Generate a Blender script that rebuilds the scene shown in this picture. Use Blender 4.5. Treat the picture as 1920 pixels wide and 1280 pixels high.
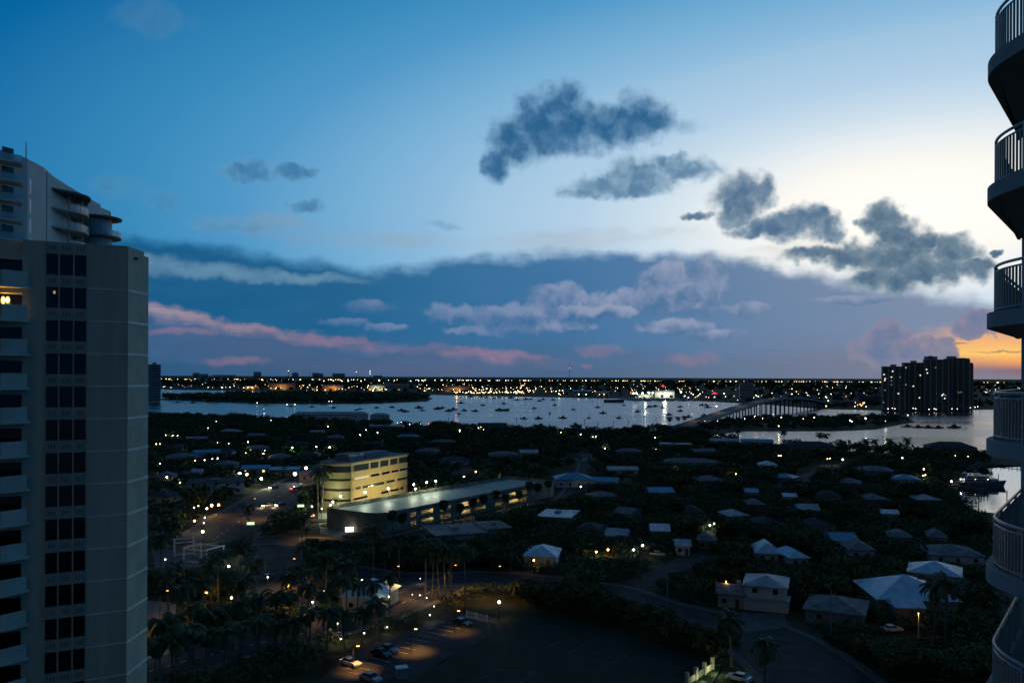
import bpy, bmesh, math, random
import numpy as np
from mathutils import Matrix, Vector
R = math.radians
scene = bpy.context.scene
for _o in list(bpy.data.objects):
    bpy.data.objects.remove(_o)
C = scene.collection

# ------------------------------------------------------------------ camera
EYE = 55.0                       # eye height, some eighteen floors up
FPX, CX, HY, ROLL = 1547.0, 960.0, 705.5, R(0.25)   # focal length and horizon in photo pixels
camd = bpy.data.cameras.new('camera')
cam = bpy.data.objects.new('camera', camd); C.objects.link(cam)
camd.sensor_width = 36.0
camd.lens = 36.0 * FPX / 1920.0
camd.shift_y = (HY - 640.0) / 1920.0
camd.clip_start, camd.clip_end = 0.5, 90000.0
cam.matrix_world = Matrix.Translation((0, 0, EYE)) @ Matrix.Rotation(R(90), 4, 'X') @ Matrix.Rotation(ROLL, 4, 'Z')
scene.camera = cam

def ray(x, y):
    """photo pixel -> direction (u right, 1 forward, v up)"""
    dx, dy = x - CX, y - HY
    c, s = math.cos(ROLL), math.sin(ROLL)
    return ((dx * c + dy * s) / FPX, (dx * s - dy * c) / FPX)

def G(x, y, z=0.0):
    """photo pixel -> the point where its ray meets the level z"""
    u, v = ray(x, y)
    v = min(v, -0.0006) if z < EYE else max(v, 0.0006)
    d = (z - EYE) / v
    return Vector((u * d, d, z))

def AT(x, y, d):
    """photo pixel at forward distance d"""
    u, v = ray(x, y)
    return Vector((u * d, d, EYE + v * d))

def AZEL(x, y):
    u, v = ray(x, y)
    return math.degrees(math.atan(u)), math.degrees(math.atan2(v, math.sqrt(1 + u * u)))

# ------------------------------------------------------------------ view, sampling
scene.view_settings.view_transform = 'Standard'
scene.view_settings.look = 'None'
scene.view_settings.gamma = 1.0
scene.view_settings.exposure = 0.0
scene.view_settings.use_curve_mapping = False
scene.render.engine = 'CYCLES'
cy = scene.cycles
cy.use_denoising = True
try:
    cy.denoiser = 'OPENIMAGEDENOISE'; cy.denoising_prefilter = 'ACCURATE'
except Exception: pass
cy.max_bounces = 4; cy.diffuse_bounces = 2; cy.glossy_bounces = 2; cy.transmission_bounces = 2
cy.transparent_max_bounces = 8
cy.sample_clamp_indirect = 0.6
cy.caustics_reflective = False; cy.caustics_refractive = False
cy.use_light_tree = True
cy.use_adaptive_sampling = True; cy.adaptive_threshold = 0.02; cy.adaptive_min_samples = 8

def lin(c):
    return tuple((v / 255 / 12.92) if v / 255 <= 0.04045 else ((v / 255 + 0.055) / 1.055) ** 2.4 for v in c)

# ------------------------------------------------------------------ node expressions
class NT:
    def __init__(s, tree): s.t = tree
    def n(s, kind): return s.t.nodes.new(kind)
    def put(s, sock, v):
        if isinstance(v, E): s.t.links.new(v.s, sock)
        elif isinstance(v, (tuple, list)) and sock.type == 'RGBA' and len(v) == 3: sock.default_value = (*v, 1)
        else: sock.default_value = v
    def math(s, op, *a, clamp=False):
        m = s.n('ShaderNodeMath'); m.operation = op; m.use_clamp = clamp
        for i, v in enumerate(a): s.put(m.inputs[i], v)
        return E(s, m.outputs[0])
    def vec(s, op, *a, out=0):
        m = s.n('ShaderNodeVectorMath'); m.operation = op
        for i, v in enumerate(a): s.put(m.inputs[i] if not (op == 'SCALE' and i == 1) else m.inputs['Scale'], v)
        return E(s, m.outputs[out])
    def xyz(s, x, y, z=0.0):
        m = s.n('ShaderNodeCombineXYZ')
        for i, v in enumerate((x, y, z)): s.put(m.inputs[i], v)
        return E(s, m.outputs[0])
    def sep(s, v):
        m = s.n('ShaderNodeSeparateXYZ'); s.put(m.inputs[0], v)
        return [E(s, o) for o in m.outputs]
    def noise(s, v, scale, detail=4, rough=0.55, lac=2.0, color=False, dims='2D'):
        m = s.n('ShaderNodeTexNoise'); m.noise_dimensions = dims; s.put(m.inputs['Vector'], v)
        m.inputs['Scale'].default_value = scale; m.inputs['Detail'].default_value = detail
        m.inputs['Roughness'].default_value = rough; m.inputs['Lacunarity'].default_value = lac
        return E(s, m.outputs['Color' if color else 'Fac'])
    def ramp(s, f, stops, interp='LINEAR'):
        m = s.n('ShaderNodeValToRGB'); s.put(m.inputs[0], f); cr = m.color_ramp; cr.interpolation = interp
        while len(cr.elements) > 1: cr.elements.remove(cr.elements[-1])
        cr.elements[0].position, cr.elements[0].color = stops[0][0], (*stops[0][1], 1)
        for p, c in stops[1:]:
            e = cr.elements.new(p); e.color = (*c, 1)
        return E(s, m.outputs[0])
    def mix(s, f, a, b, mode='MIX'):
        m = s.n('ShaderNodeMix'); m.data_type = 'RGBA'; m.blend_type = mode; m.clamp_factor = True
        s.put(m.inputs[0], f); s.put(m.inputs[6], a); s.put(m.inputs[7], b)
        return E(s, m.outputs[2])
    def step(s, v, a, b, lo=0.0, hi=1.0):
        m = s.n('ShaderNodeMapRange'); m.interpolation_type = 'SMOOTHSTEP'
        for i, q in enumerate((v, a, b, lo, hi)): s.put(m.inputs[i], q)
        return E(s, m.outputs[0])
class E:
    def __init__(s, t, sock): s.t, s.s = t, sock
    def __add__(s, o): return s.t.math('ADD', s, o)
    __radd__ = __add__
    def __sub__(s, o): return s.t.math('SUBTRACT', s, o)
    def __rsub__(s, o): return s.t.math('SUBTRACT', o, s)
    def __mul__(s, o): return s.t.math('MULTIPLY', s, o)
    __rmul__ = __mul__
    def __truediv__(s, o): return s.t.math('DIVIDE', s, o)

# ------------------------------------------------------------------ dusk sky with clouds
SUN_AZ, SUN_EL = 33.0, -2.0                    # the sun has just set, low on the right
world = bpy.data.worlds.new('World'); scene.world = world; world.use_nodes = True
wt = world.node_tree; wt.nodes.clear(); N = NT(wt)
geo = N.n('ShaderNodeTexCoord')
D = E(N, geo.outputs['Generated'])
dx, dy, dz = N.sep(D)
az = N.math('MULTIPLY', N.math('ARCTAN2', dx, dy), 57.29578)
el = N.math('MULTIPLY', N.math('ARCSINE', dz), 57.29578)
P = N.xyz(az, el)

# clear twilight: colour falls off from the glow over the sunset point
da = (az - 26.0) * 0.46
de = (el - 10.3) * 1.27
dist = N.math('SQRT', da * da + de * de)
stops = [(0, (264, 260, 252)), (3.6, (253, 250, 242)), (5.4, (236, 240, 242)), (7.5, (206, 224, 237)), (10, (178, 207, 231)), (13.2, (158, 196, 224)), (14.4, (142, 187, 221)), (17.2, (116, 173, 212)), (20.5, (78, 151, 200)),
         (23.5, (56, 138, 187)), (29.5, (2, 101, 161)), (38, (2, 88, 150)), (52, (4, 74, 128)), (70, (26, 58, 84)), (95, (70, 68, 62))]
clear = N.ramp(dist / 95.0, [(p / 95.0, lin(c)) for p, c in stops])
sky = N.n('ShaderNodeTexSky'); sky.sky_type = 'NISHITA'; sky.sun_disc = False
sky.sun_elevation = R(SUN_EL); sky.sun_rotation = R(SUN_AZ); sky.altitude = 55
base = N.mix(1.0, clear, N.vec('SCALE', E(N, sky.outputs[0]), 0.006), 'ADD')

# one wide, soft noise for wisps and two for billows
warp = N.noise(P, 0.42, 4, 0.55, color=True)
warp2 = N.noise(N.vec('ADD', P, (37.0, 11.0, 0.0)), 0.85, 3, 0.5, color=True)
wisp = N.noise(N.vec('MULTIPLY', P, (0.16, 0.75, 1.0)), 1.0, 5, 0.55)
Psoft = N.vec('MULTIPLY_ADD', N.vec('SUBTRACT', warp, (0.5, 0.5, 0.5)), (3.0, 1.3, 0.0), P)
Pw = N.vec('MULTIPLY_ADD', N.vec('SUBTRACT', warp, (0.5, 0.5, 0.5)), (1.5, 1.1, 0.0), P)
Pw = N.vec('MULTIPLY_ADD', N.vec('SUBTRACT', warp2, (0.5, 0.5, 0.5)), (1.05, 0.95, 0.0), Pw)
billow = N.noise(N.vec('ADD', P, (5.0, 70.0, 0.0)), 0.95, 4, 0.5)

def blobs(coord, lst, grow=1.0):
    """field that is 1 in the middle of each ellipse and 0 on its rim, from photo positions"""
    cur = None
    for x, y, rx, ry in lst:
        rx *= grow; ry *= grow
        a, e = AZEL(x, y)
        k = math.cos(R(a)) ** 2                      # degrees per pixel shrink off axis
        ia, ie = FPX / (rx * 57.3 * k), FPX / (ry * 57.3 * math.sqrt(k))
        q = N.vec('MULTIPLY_ADD', coord, (ia, ie, 0.0), (-a * ia, -e * ie, 0.0))
        dd = N.vec('DOT_PRODUCT', q, q, out=1)
        cur = dd if cur is None else N.math('MINIMUM', cur, dd)
    return 1.0 - cur

def path(coord, pts, half):
    """distance in degrees above a polyline given in photo pixels, as (elevation - line(az))"""
    ae = [AZEL(x, y) for x, y in pts]
    a_, _e = N.sep(coord)[:2]
    m = N.n('ShaderNodeFloatCurve'); cu = m.mapping.curves[0]; m.mapping.use_clip = False
    lo, hi = -70.0, 70.0
    N.put(m.inputs['Value'], (a_ - lo) / (hi - lo))
    pp = [((a - lo) / (hi - lo), e / 40.0 + 0.25) for a, e in ae]
    cu.points[0].location = pp[0]; cu.points[1].location = pp[-1]
    for q in pp[1:-1]: cu.points.new(*q)
    m.mapping.update()
    return _e - (E(N, m.outputs[0]) - 0.25) * 40.0

col = base
# pale high veil above the anvil
veil = blobs(Psoft, [(1090, 452, 240, 26), (760, 450, 260, 24), (480, 420, 150, 26), (1500, 470, 150, 22)])
col = N.mix(N.step(veil + (wisp - 0.5) * 3.0, -0.2, 1.6) * 0.5, col, N.ramp((az + 20.0) / 40.0, [(0.0, lin((118, 148, 172))), (0.5, lin((164, 176, 188))), (1.0, lin((200, 200, 200)))]))
# the storm anvil: everything under its upper edge, down to the horizon
edge = path(Psoft, [(-900, 405), (0, 412), (240, 436), (420, 460), (560, 482), (700, 498), (780, 496), (880, 480), (1000, 472), (1200, 466), (1340, 474), (1480, 498), (1600, 524), (1850, 556), (2100, 590), (2900, 660)], 1)
an_mask = N.step((edge * -1.0) + (wisp - 0.5) * 0.9, -0.35, 0.95)
anvil = N.ramp((az + 40.0) / 90.0, [(0.0, lin((14, 78, 126))), (0.12, lin((22, 88, 134))), (0.3, lin((28, 94, 138))), (0.38, lin((42, 104, 150))), (0.48, lin((58, 111, 158))), (0.56, lin((78, 119, 162))), (0.64, lin((104, 130, 163))), (0.75, lin((122, 138, 166))), (0.85, lin((134, 142, 164))), (1.0, lin((110, 115, 135)))])
low = N.ramp((az + 40.0) / 90.0, [(0.0, lin((36, 74, 108))), (0.21, lin((48, 88, 125))), (0.34, lin((60, 90, 124))), (0.48, lin((72, 98, 132))), (0.62, lin((98, 116, 143))), (0.75, lin((128, 124, 142))), (1.0, lin((168, 124, 112)))])
anvil = N.mix(N.step(el + (wisp - 0.5) * 1.5, 3.4, 0.0), anvil, low)
anvil = N.mix((wisp - 0.45) * 0.35, anvil, lin((80, 126, 168)))
col = N.mix(an_mask * 0.97, col, anvil)
# blue gap in the left of the bank
gap = blobs(Psoft, [(200, 492, 190, 24), (400, 510, 180, 18), (560, 522, 150, 13)])
col = N.mix(N.step(gap + (wisp - 0.5) * 0.9, -0.1, 1.3) * 0.75, col, lin((116, 156, 182)))
# sunset-lit streaks low in the bank
strk = path(Psoft, [(-900, 470), (0, 520), (280, 574), (430, 603), (560, 627), (700, 641), (850, 655), (1000, 668), (1060, 676), (2900, 760)], 1)
strk = strk + (wisp - 0.5) * 0.8
soft = N.step(strk, 0.35, -0.1) * N.step(strk, -0.85, -0.1)
col = N.mix(N.step(strk, 0.3, -0.6) * N.step(strk, -4.2, -1.0) * N.step(az, 4.0, -6.0) * 0.2, col, lin((104, 104, 138)))
along = N.ramp((az + 40.0) / 90.0, [(0.0, (0.8,) * 3), (0.18, (0.72,) * 3), (0.27, (0.66,) * 3), (0.35, (0.45,) * 3), (0.44, (0.62,) * 3), (0.475, (0.25,) * 3), (0.5, (0.0,) * 3)])
pinkc = N.ramp((az + 40.0) / 90.0, [(0.0, lin((196, 176, 178))), (0.17, lin((186, 162, 170))), (0.25, lin((170, 138, 152))), (0.35, lin((152, 124, 152))), (0.46, lin((178, 134, 148)))])
col = N.mix(soft * along * N.step(N.noise(N.vec('MULTIPLY', P, (0.10, 0.9, 1.0)), 1.3, 5, 0.6), 0.36, 0.62, 0.4, 0.95), col, pinkc)
pink2 = blobs(Psoft, [(330, 620, 80, 9), (440, 676, 75, 8), (620, 640, 90, 10), (1120, 660, 55, 10), (1100, 682, 16, 5), (1290, 672, 55, 12), (980, 664, 70, 9)])
col = N.mix(N.step(pink2 + (wisp - 0.5) * 2.0, -0.4, 1.5) * 0.42, col, lin((168, 126, 146)))
lilac = blobs(Psoft, [(420, 650, 260, 40), (800, 690, 300, 22), (1500, 660, 220, 40)])
col = N.mix(N.step(lilac, 0.0, 1.0) * 0.10, col, lin((122, 112, 142)))
# the burning band at the sunset point
fire = blobs(Psoft, [(1890, 650, 240, 60), (1970, 645, 300, 66)])
firec = N.ramp(el, [(0.0, lin((150, 110, 122))), (0.3, lin((196, 136, 120)))])
firec = N.ramp(el / 5.0, [(0.0, lin((118, 98, 118))), (0.10, lin((140, 106, 118))), (0.19, lin((240, 160, 100))), (0.30, lin((258, 204, 112))), (0.42, lin((250, 186, 118))), (0.62, lin((226, 168, 136))), (0.9, lin((160, 145, 160)))])
col = N.mix(N.step(fire + (wisp - 0.5) * 0.9, 0.0, 1.0), col, firec)
thin = blobs(Psoft, [(1880, 658, 55, 3.0), (1800, 640, 40, 3.0)])
col = N.mix(N.step(thin, 0.0, 1.0) * 0.7, col, lin((150, 120, 120)))

# paler far cumulus in front of the anvil, heaped back to front: pale rims, slate hearts
FR = N.ramp((az + 12.0) / 30.0, [(0.0, lin((104, 128, 166))), (0.45, lin((126, 144, 178))), (0.7, lin((150, 161, 188))), (1.0, lin((138, 152, 180)))])
FH = N.ramp((az + 12.0) / 30.0, [(0.0, lin((48, 104, 150))), (0.6, lin((68, 110, 154))), (1.0, lin((98, 126, 160)))])
fade = N.ramp((az + 14.0) / 30.0, [(0.0, (0.5,) * 3), (0.2, (0.85,) * 3), (1.0, (0.97,) * 3)])
tex = N.noise(N.vec('ADD', Pw, (3.0, 9.0, 0.0)), 0.9, 4, 0.55)
Pup = N.vec('ADD', Pw, (0.10, 0.55, 0.0))
Pth = N.vec('MULTIPLY_ADD', N.vec('SUBTRACT', warp2, (0.5, 0.5, 0.5)), (0.9, 0.5, 0.0), P)
Pt2 = N.vec('ADD', Pth, (0.05, 0.25, 0.0))
for F, gr, ca, cb in (([(690, 574, 40, 12), (650, 605, 44, 8), (720, 613, 46, 7), (1605, 562, 60, 8), (1405, 580, 38, 13), (1270, 612, 56, 14), (1330, 627, 58, 11), (1236, 617, 36, 9)], 1.3, Pth, Pt2),
          ([(1270, 545, 74, 44), (1180, 566, 74, 20), (1100, 572, 56, 26), (1322, 530, 34, 42), (1252, 520, 40, 30), (1215, 556, 46, 22), (1290, 574, 56, 20), (1040, 568, 62, 34), (860, 588, 62, 18)], 1.2, Pw, Pup),
          ([(960, 590, 70, 22), (1090, 586, 56, 16), (1150, 582, 46, 14), (1000, 612, 110, 16), (1084, 610, 42, 18), (900, 624, 66, 11)], 1.2, Pw, Pup)):
    ff = blobs(ca, F, gr) + (billow - 0.5) * 1.1; fu = blobs(cb, F, gr)
    lit_ = N.step(ff - fu + (tex - 0.5) * 2.0, -0.75, 1.25)
    col = N.mix(N.step(ff, -0.1, 0.6) * fade, col, N.mix(lit_, FH, FR))

# near dark scud
def scud(lst, body, rim, op=0.95, soft_=0.75, nz=0.85, grow=1.5, co_=None):
    global col
    f = blobs(co_ or Pw, lst, grow) + (billow - 0.5) * nz
    m = N.step(f, -0.15, soft_)
    cc = N.mix(N.step(f + (tex - 0.5) * 1.3, 0.0, 1.35), rim, body)
    col = N.mix(m * op, col, cc)
warpf = N.sep(warp2)[0]
scud([(1054, 204, 40, 38), (1012, 236, 58, 44), (962, 268, 44, 38), (1085, 236, 70, 38), (1140, 238, 66, 32), (1190, 226, 58, 34), (1226, 226, 34, 24), (932, 304, 24, 28), (1040, 256, 70, 28)], lin((32, 92, 138)), lin((96, 140, 178)), 0.97, 0.95)
scud([(1195, 330, 62, 26), (1275, 320, 62, 15), (1140, 350, 62, 16), (1100, 362, 40, 11), (1255, 304, 30, 14), (1195, 354, 46, 12)], lin((74, 118, 154)), lin((146, 178, 202)), 0.92, 0.9)
scud([(1390, 374, 44, 38), (1420, 366, 30, 24), (1470, 424, 62, 20), (1516, 410, 38, 26), (1548, 430, 32, 18), (1420, 432, 44, 12), (1392, 402, 36, 20), (1305, 407, 24, 8)], lin((54, 98, 136)), lin((142, 164, 180)), 0.95, 0.8)
scud([(1668, 408, 36, 26), (1682, 440, 44, 28), (1636, 424, 22, 16), (1596, 480, 62, 22), (1535, 477, 56, 14), (1680, 484, 94, 32), (1785, 472, 48, 32), (1740, 502, 84, 30), (1680, 524, 84, 22), (1822, 506, 34, 20), (1868, 478, 13, 6), (1722, 456, 40, 18)], lin((58, 96, 126)), lin((138, 158, 172)), 0.96, 0.75, 0.85, 1.36)
scud([(466, 322, 52, 15), (482, 314, 26, 13), (548, 324, 34, 12), (582, 322, 18, 9), (570, 386, 30, 10)], lin((58, 116, 158)), lin((100, 156, 196)), 0.85, 0.9)
scud([(1650, 652, 46, 28), (1668, 632, 34, 26), (1672, 612, 22, 12), (1700, 662, 30, 20), (1756, 658, 34, 16), (1762, 640, 16, 12), (1815, 616, 30, 14), (1845, 600, 32, 14)], lin((104, 122, 156)), lin((140, 136, 158)), 0.92, 0.5, 0.9)
scud([(285, 34, 60, 26), (220, 346, 42, 22), (310, 374, 40, 16), (445, 425, 70, 12), (825, 421, 26, 5), (1265, 236, 40, 12)], lin((74, 124, 162)), lin((110, 152, 186)), 0.35, 1.3, 1.2, 1.4, Psoft)
# below the horizon the sky is only met past the edge of the land
col = N.mix(N.step(el, -0.3, -2.5), col, lin((40, 55, 75)))

bg = N.n('ShaderNodeBackground'); N.put(bg.inputs['Color'], col); bg.inputs['Strength'].default_value = 1.0
wo = N.n('ShaderNodeOutputWorld'); wt.links.new(bg.outputs[0], wo.inputs['Surface'])
try: world.cycles.sampling_method = 'MANUAL'; world.cycles.sample_map_resolution = 1024
except Exception: pass

# ------------------------------------------------------------------ materials
MATS = {}
def mat(name, color, rough=0.8, var=0.25, scale=1.0, metal=0.0, emit=None, strength=0.0, bump=0.0, bscale=None, spec=None, rnd=0.0, color2=None, stretch=(1, 1, 1), sample=None):
    if name in MATS: return MATS[name]
    m = bpy.data.materials.new(name); m.use_nodes = True; t = m.node_tree; t.nodes.clear(); n = NT(t)
    out = n.n('ShaderNodeOutputMaterial'); b = n.n('ShaderNodeBsdfPrincipled'); t.links.new(b.outputs[0], out.inputs['Surface'])
    b.inputs['Roughness'].default_value = rough; b.inputs['Metallic'].default_value = metal
    b.inputs['Specular IOR Level'].default_value = spec if spec is not None else (0.5 if rough < 0.4 else 0.25 if rough < 0.65 else 0.06)
    tc = n.n('ShaderNodeTexCoord'); co = n.vec('MULTIPLY', E(n, tc.outputs['Object']), stretch)
    if var > 0 or rnd > 0:
        a = tuple(c * (1 - var) for c in color); z = tuple(min(1, c * (1 + var)) for c in (color2 or color))
        f = n.step(n.noise(co, scale, 5, 0.6, dims='3D'), 0.3, 0.7)
        c = n.mix(f, a, z)
        if rnd > 0:
            oi = n.n('ShaderNodeObjectInfo')
            c = n.mix(1.0, c, n.ramp(E(n, oi.outputs['Random']), [(0, (1 - rnd,) * 3), (1, (1 + rnd * 0.6,) * 3)]), 'MULTIPLY')
        n.put(b.inputs['Base Color'], c)
    else: b.inputs['Base Color'].default_value = (*color, 1)
    if bump > 0:
        bp = n.n('ShaderNodeBump'); bp.inputs['Strength'].default_value = bump; bp.inputs['Distance'].default_value = 0.05
        n.put(bp.inputs['Height'], n.noise(co, bscale or scale * 8, 4, 0.6, dims='3D')); t.links.new(bp.outputs[0], b.inputs['Normal'])
    if emit:
        b.inputs['Emission Color'].default_value = (*emit, 1); b.inputs['Emission Strength'].default_value = strength
        m.cycles.emission_sampling = sample or 'NONE'
    MATS[name] = m
    return m

def glow(name, color, strength, sample=None): return mat(name, (0.6, 0.6, 0.6), 0.5, 0, emit=color, strength=strength, sample=sample)

# ------------------------------------------------------------------ meshes
class MB:
    """collects shapes that become ONE mesh object"""
    def __init__(s): s.v, s.f = [], []
    def add(s, v, f):
        k = len(s.v); s.v += [tuple(q) for q in v]; s.f += [tuple(i + k for i in q) for q in f]; return s
    def box(s, x0, y0, z0, x1, y1, z1, M=None):
        v = [Vector(p) for p in ((x0, y0, z0), (x1, y0, z0), (x1, y1, z0), (x0, y1, z0), (x0, y0, z1), (x1, y0, z1), (x1, y1, z1), (x0, y1, z1))]
        if M is not None: v = [M @ p for p in v]
        return s.add(v, [(0, 3, 2, 1), (4, 5, 6, 7), (0, 1, 5, 4), (1, 2, 6, 5), (2, 3, 7, 6), (3, 0, 4, 7)])
    def prism(s, pts, z0, z1, bottom=True):
        n = len(pts); a = sum(pts[i][0] * pts[(i + 1) % n][1] - pts[(i + 1) % n][0] * pts[i][1] for i in range(n))
        if a < 0: pts = pts[::-1]
        v = [(p[0], p[1], z0) for p in pts] + [(p[0], p[1], z1) for p in pts]
        f = [tuple(range(n, 2 * n))] + ([tuple(range(n - 1, -1, -1))] if bottom else [])
        f += [(i, (i + 1) % n, n + (i + 1) % n, n + i) for i in range(n)]
        return s.add(v, f)
    def tube(s, pts, rad, k=6, cap=True):
        pts = [Vector(p) for p in pts]; n = len(pts)
        rad = rad if isinstance(rad, (list, tuple)) else [rad] * n
        v, f = [], []
        for i, p in enumerate(pts):
            d = (pts[min(i + 1, n - 1)] - pts[max(i - 1, 0)]).normalized()
            up = Vector((0, 0, 1)) if abs(d.z) < 0.9 else Vector((1, 0, 0))
            a = d.cross(up).normalized(); b = d.cross(a)
            for j in range(k):
                t = 2 * math.pi * j / k
                v.append(p + a * math.cos(t) * rad[i] + b * math.sin(t) * rad[i])
        for i in range(n - 1):
            for j in range(k): f.append((i * k + j, i * k + (j + 1) % k, (i + 1) * k + (j + 1) % k, (i + 1) * k + j))
        if cap: f += [tuple(range(k - 1, -1, -1)), tuple(range((n - 1) * k, n * k))]
        return s.add(v, f)
    def ball(s, c, r, k=8, m=5, zs=1.0):
        v, f = [(c[0], c[1], c[2] + r * zs)], []
        for i in range(1, m):
            for j in range(k):
                a, t = math.pi * i / m, 2 * math.pi * j / k
                v.append((c[0] + r * math.sin(a) * math.cos(t), c[1] + r * math.sin(a) * math.sin(t), c[2] + r * zs * math.cos(a)))
        v.append((c[0], c[1], c[2] - r * zs)); e = len(v) - 1
        for j in range(k):
            f.append((0, 1 + j, 1 + (j + 1) % k)); f.append((e, e - k + (j + 1) % k, e - k + j))
            for i in range(m - 2): f.append((1 + i * k + j, 1 + (i + 1) * k + j, 1 + (i + 1) * k + (j + 1) % k, 1 + i * k + (j + 1) % k))
        return s.add(v, f)
    def sheet(s, pts, z):
        n = len(pts); a = sum(pts[i][0] * pts[(i + 1) % n][1] - pts[(i + 1) % n][0] * pts[i][1] for i in range(n))
        if a < 0: pts = pts[::-1]
        return s.add([(p[0], p[1], z) for p in pts], [tuple(range(n))])
    def mesh(s, name, m, smooth=False):
        me = bpy.data.meshes.new(name); me.from_pydata(s.v, [], s.f); me.update()
        if m: me.materials.append(m)
        if smooth: me.polygons.foreach_set('use_smooth', [True] * len(me.polygons))
        return me
    def build(s, name, m, parent=None, smooth=False): return put(name, s.mesh(name, m, smooth), parent)

def put(name, me, parent=None, loc=None, rz=None, sc=None):
    o = bpy.data.objects.new(name, me); C.objects.link(o)
    if parent is not None: o.parent = parent
    if loc is not None: o.location = loc
    if rz is not None: o.rotation_euler = (0, 0, rz)
    if sc is not None: o.scale = sc if isinstance(sc, (tuple, list)) else (sc, sc, sc)
    return o
def tag(o, label, cat, group=None):
    o['label'] = label; o['category'] = cat
    if group: o['group'] = group
    return o
def thing(name, label, cat, loc=(0, 0, 0), rz=0.0, group=None):
    o = bpy.data.objects.new(name, None); C.objects.link(o); o.empty_display_size = 0.5
    o.location = loc; o.rotation_euler = (0, 0, rz)
    return tag(o, label, cat, group)
def struct(o, kind='structure'):
    o['kind'] = kind; return o
def npmesh(name, V, F, m):
    """quads or triangles from numpy arrays"""
    me = bpy.data.meshes.new(name); k = F.shape[1]
    me.vertices.add(len(V)); me.vertices.foreach_set('co', V.astype(np.float32).ravel())
    me.loops.add(F.size); me.loops.foreach_set('vertex_index', F.astype(np.int32).ravel())
    me.polygons.add(len(F)); me.polygons.foreach_set('loop_start', np.arange(0, F.size, k, dtype=np.int32))
    me.update(calc_edges=True); me.materials.append(m)
    return me
_un = {}
def shared(key, fn):
    if key not in _un: _un[key] = fn()
    return _un[key]
rng = np.random.default_rng(11); random.seed(5)

# ------------------------------------------------------------------ palette (real-world base colours; the sky roof also holds blue skylight)
M_ground = mat('soil_and_lawn', (0.036, 0.045, 0.026), 0.95, 0.5, 0.08, color2=(0.055, 0.06, 0.035))
M_asph = mat('asphalt', (0.06, 0.06, 0.062), 0.85, 0.25, 0.25, bump=0.1)
M_walk = mat('concrete_walk', (0.13, 0.125, 0.115), 0.85, 0.15, 0.5)
M_kerb = mat('kerb_concrete', (0.17, 0.165, 0.155), 0.85, 0.15, 0.5)
M_line = mat('road_paint', (0.7, 0.7, 0.66), 0.7, 0.2, 2.0)
M_leaf = mat('leaf_dark', (0.070, 0.098, 0.048), 0.75, 0.5, 0.35, rnd=0.35, spec=0.06)
M_leaf2 = mat('leaf_mid', (0.092, 0.118, 0.056), 0.75, 0.5, 0.35, rnd=0.35, spec=0.06)
M_palm = mat('palm_frond', (0.078, 0.104, 0.052), 0.6, 0.3, 0.6, rnd=0.3, spec=0.12)
M_bark = mat('bark', (0.10, 0.08, 0.06), 0.9, 0.3, 2.0)
M_pbark = mat('palm_bark', (0.16, 0.14, 0.11), 0.9, 0.25, 2.0, stretch=(1, 1, 5))
M_glass = mat('dark_glass', (0.006, 0.007, 0.009), 0.12, 0, spec=0.5)
M_metal = mat('grey_metal', (0.25, 0.26, 0.27), 0.45, 0.15, 2.0, metal=0.4)
M_dmetal = mat('dark_metal', (0.05, 0.05, 0.05), 0.5, 0.15, 2.0, metal=0.3)
M_white = mat('white_paint', (0.75, 0.75, 0.73), 0.6, 0.08, 0.6)
M_wood = mat('weathered_wood', (0.14, 0.11, 0.085), 0.85, 0.3, 1.5)
M_roofs = dict(sky=mat('roof_sky_tint', (0.40, 0.62, 0.74), 0.45, 0.18, 0.45, bump=.2, bscale=3), white=mat('roof_white', (0.66, 0.67, 0.68), 0.5, 0.22, 0.45, bump=.2, bscale=3), pale=mat('roof_pale', (0.38, 0.40, 0.42), 0.6, 0.3, 0.4, bump=.2, bscale=3), grey=mat('roof_grey', (0.19, 0.20, 0.21), 0.8, 0.35, 0.5),  # sky: pale roofs with the blue skylight put into their base colour
               dark=mat('roof_dark', (0.075, 0.075, 0.08), 0.85, 0.25, 0.6), blue=mat('roof_blue', (0.10, 0.27, 0.42), 0.5, 0.12, 0.5), tile=mat('roof_tile', (0.20, 0.12, 0.09), 0.85, 0.25, 0.8))
M_walls = dict(white=mat('wall_white', (0.6, 0.59, 0.56), 0.85, 0.1, 0.4), cream=mat('wall_cream', (0.45, 0.40, 0.31), 0.85, 0.12, 0.4), grey=mat('wall_grey', (0.26, 0.26, 0.26), 0.85, 0.12, 0.4), tan=mat('wall_tan', (0.32, 0.25, 0.18), 0.85, 0.12, 0.4), pink=mat('wall_pink', (0.45, 0.30, 0.24), 0.85, 0.12, 0.4))
M_lit_y = glow('window_lit_warm', (1.0, 0.62, 0.18), 2.2)
M_lit_w = glow('window_lit_white', (1.0, 0.93, 0.78), 2.2)
COL = dict(w=(1.0, 0.93, 0.78), y=(1.0, 0.74, 0.34), o=(1.0, 0.46, 0.10), g=(0.45, 1.0, 0.42), r=(1.0, 0.07, 0.05), n=(0.92, 1.0, 0.72), p=(1.0, 0.55, 0.5))
def bulbmat(c, s): return glow('bulb_%s_%d' % (dict(w='white', y='warm', o='orange', g='green', r='red', n='greenish', p='pink')[c], s), COL[c], float(s))

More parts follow.
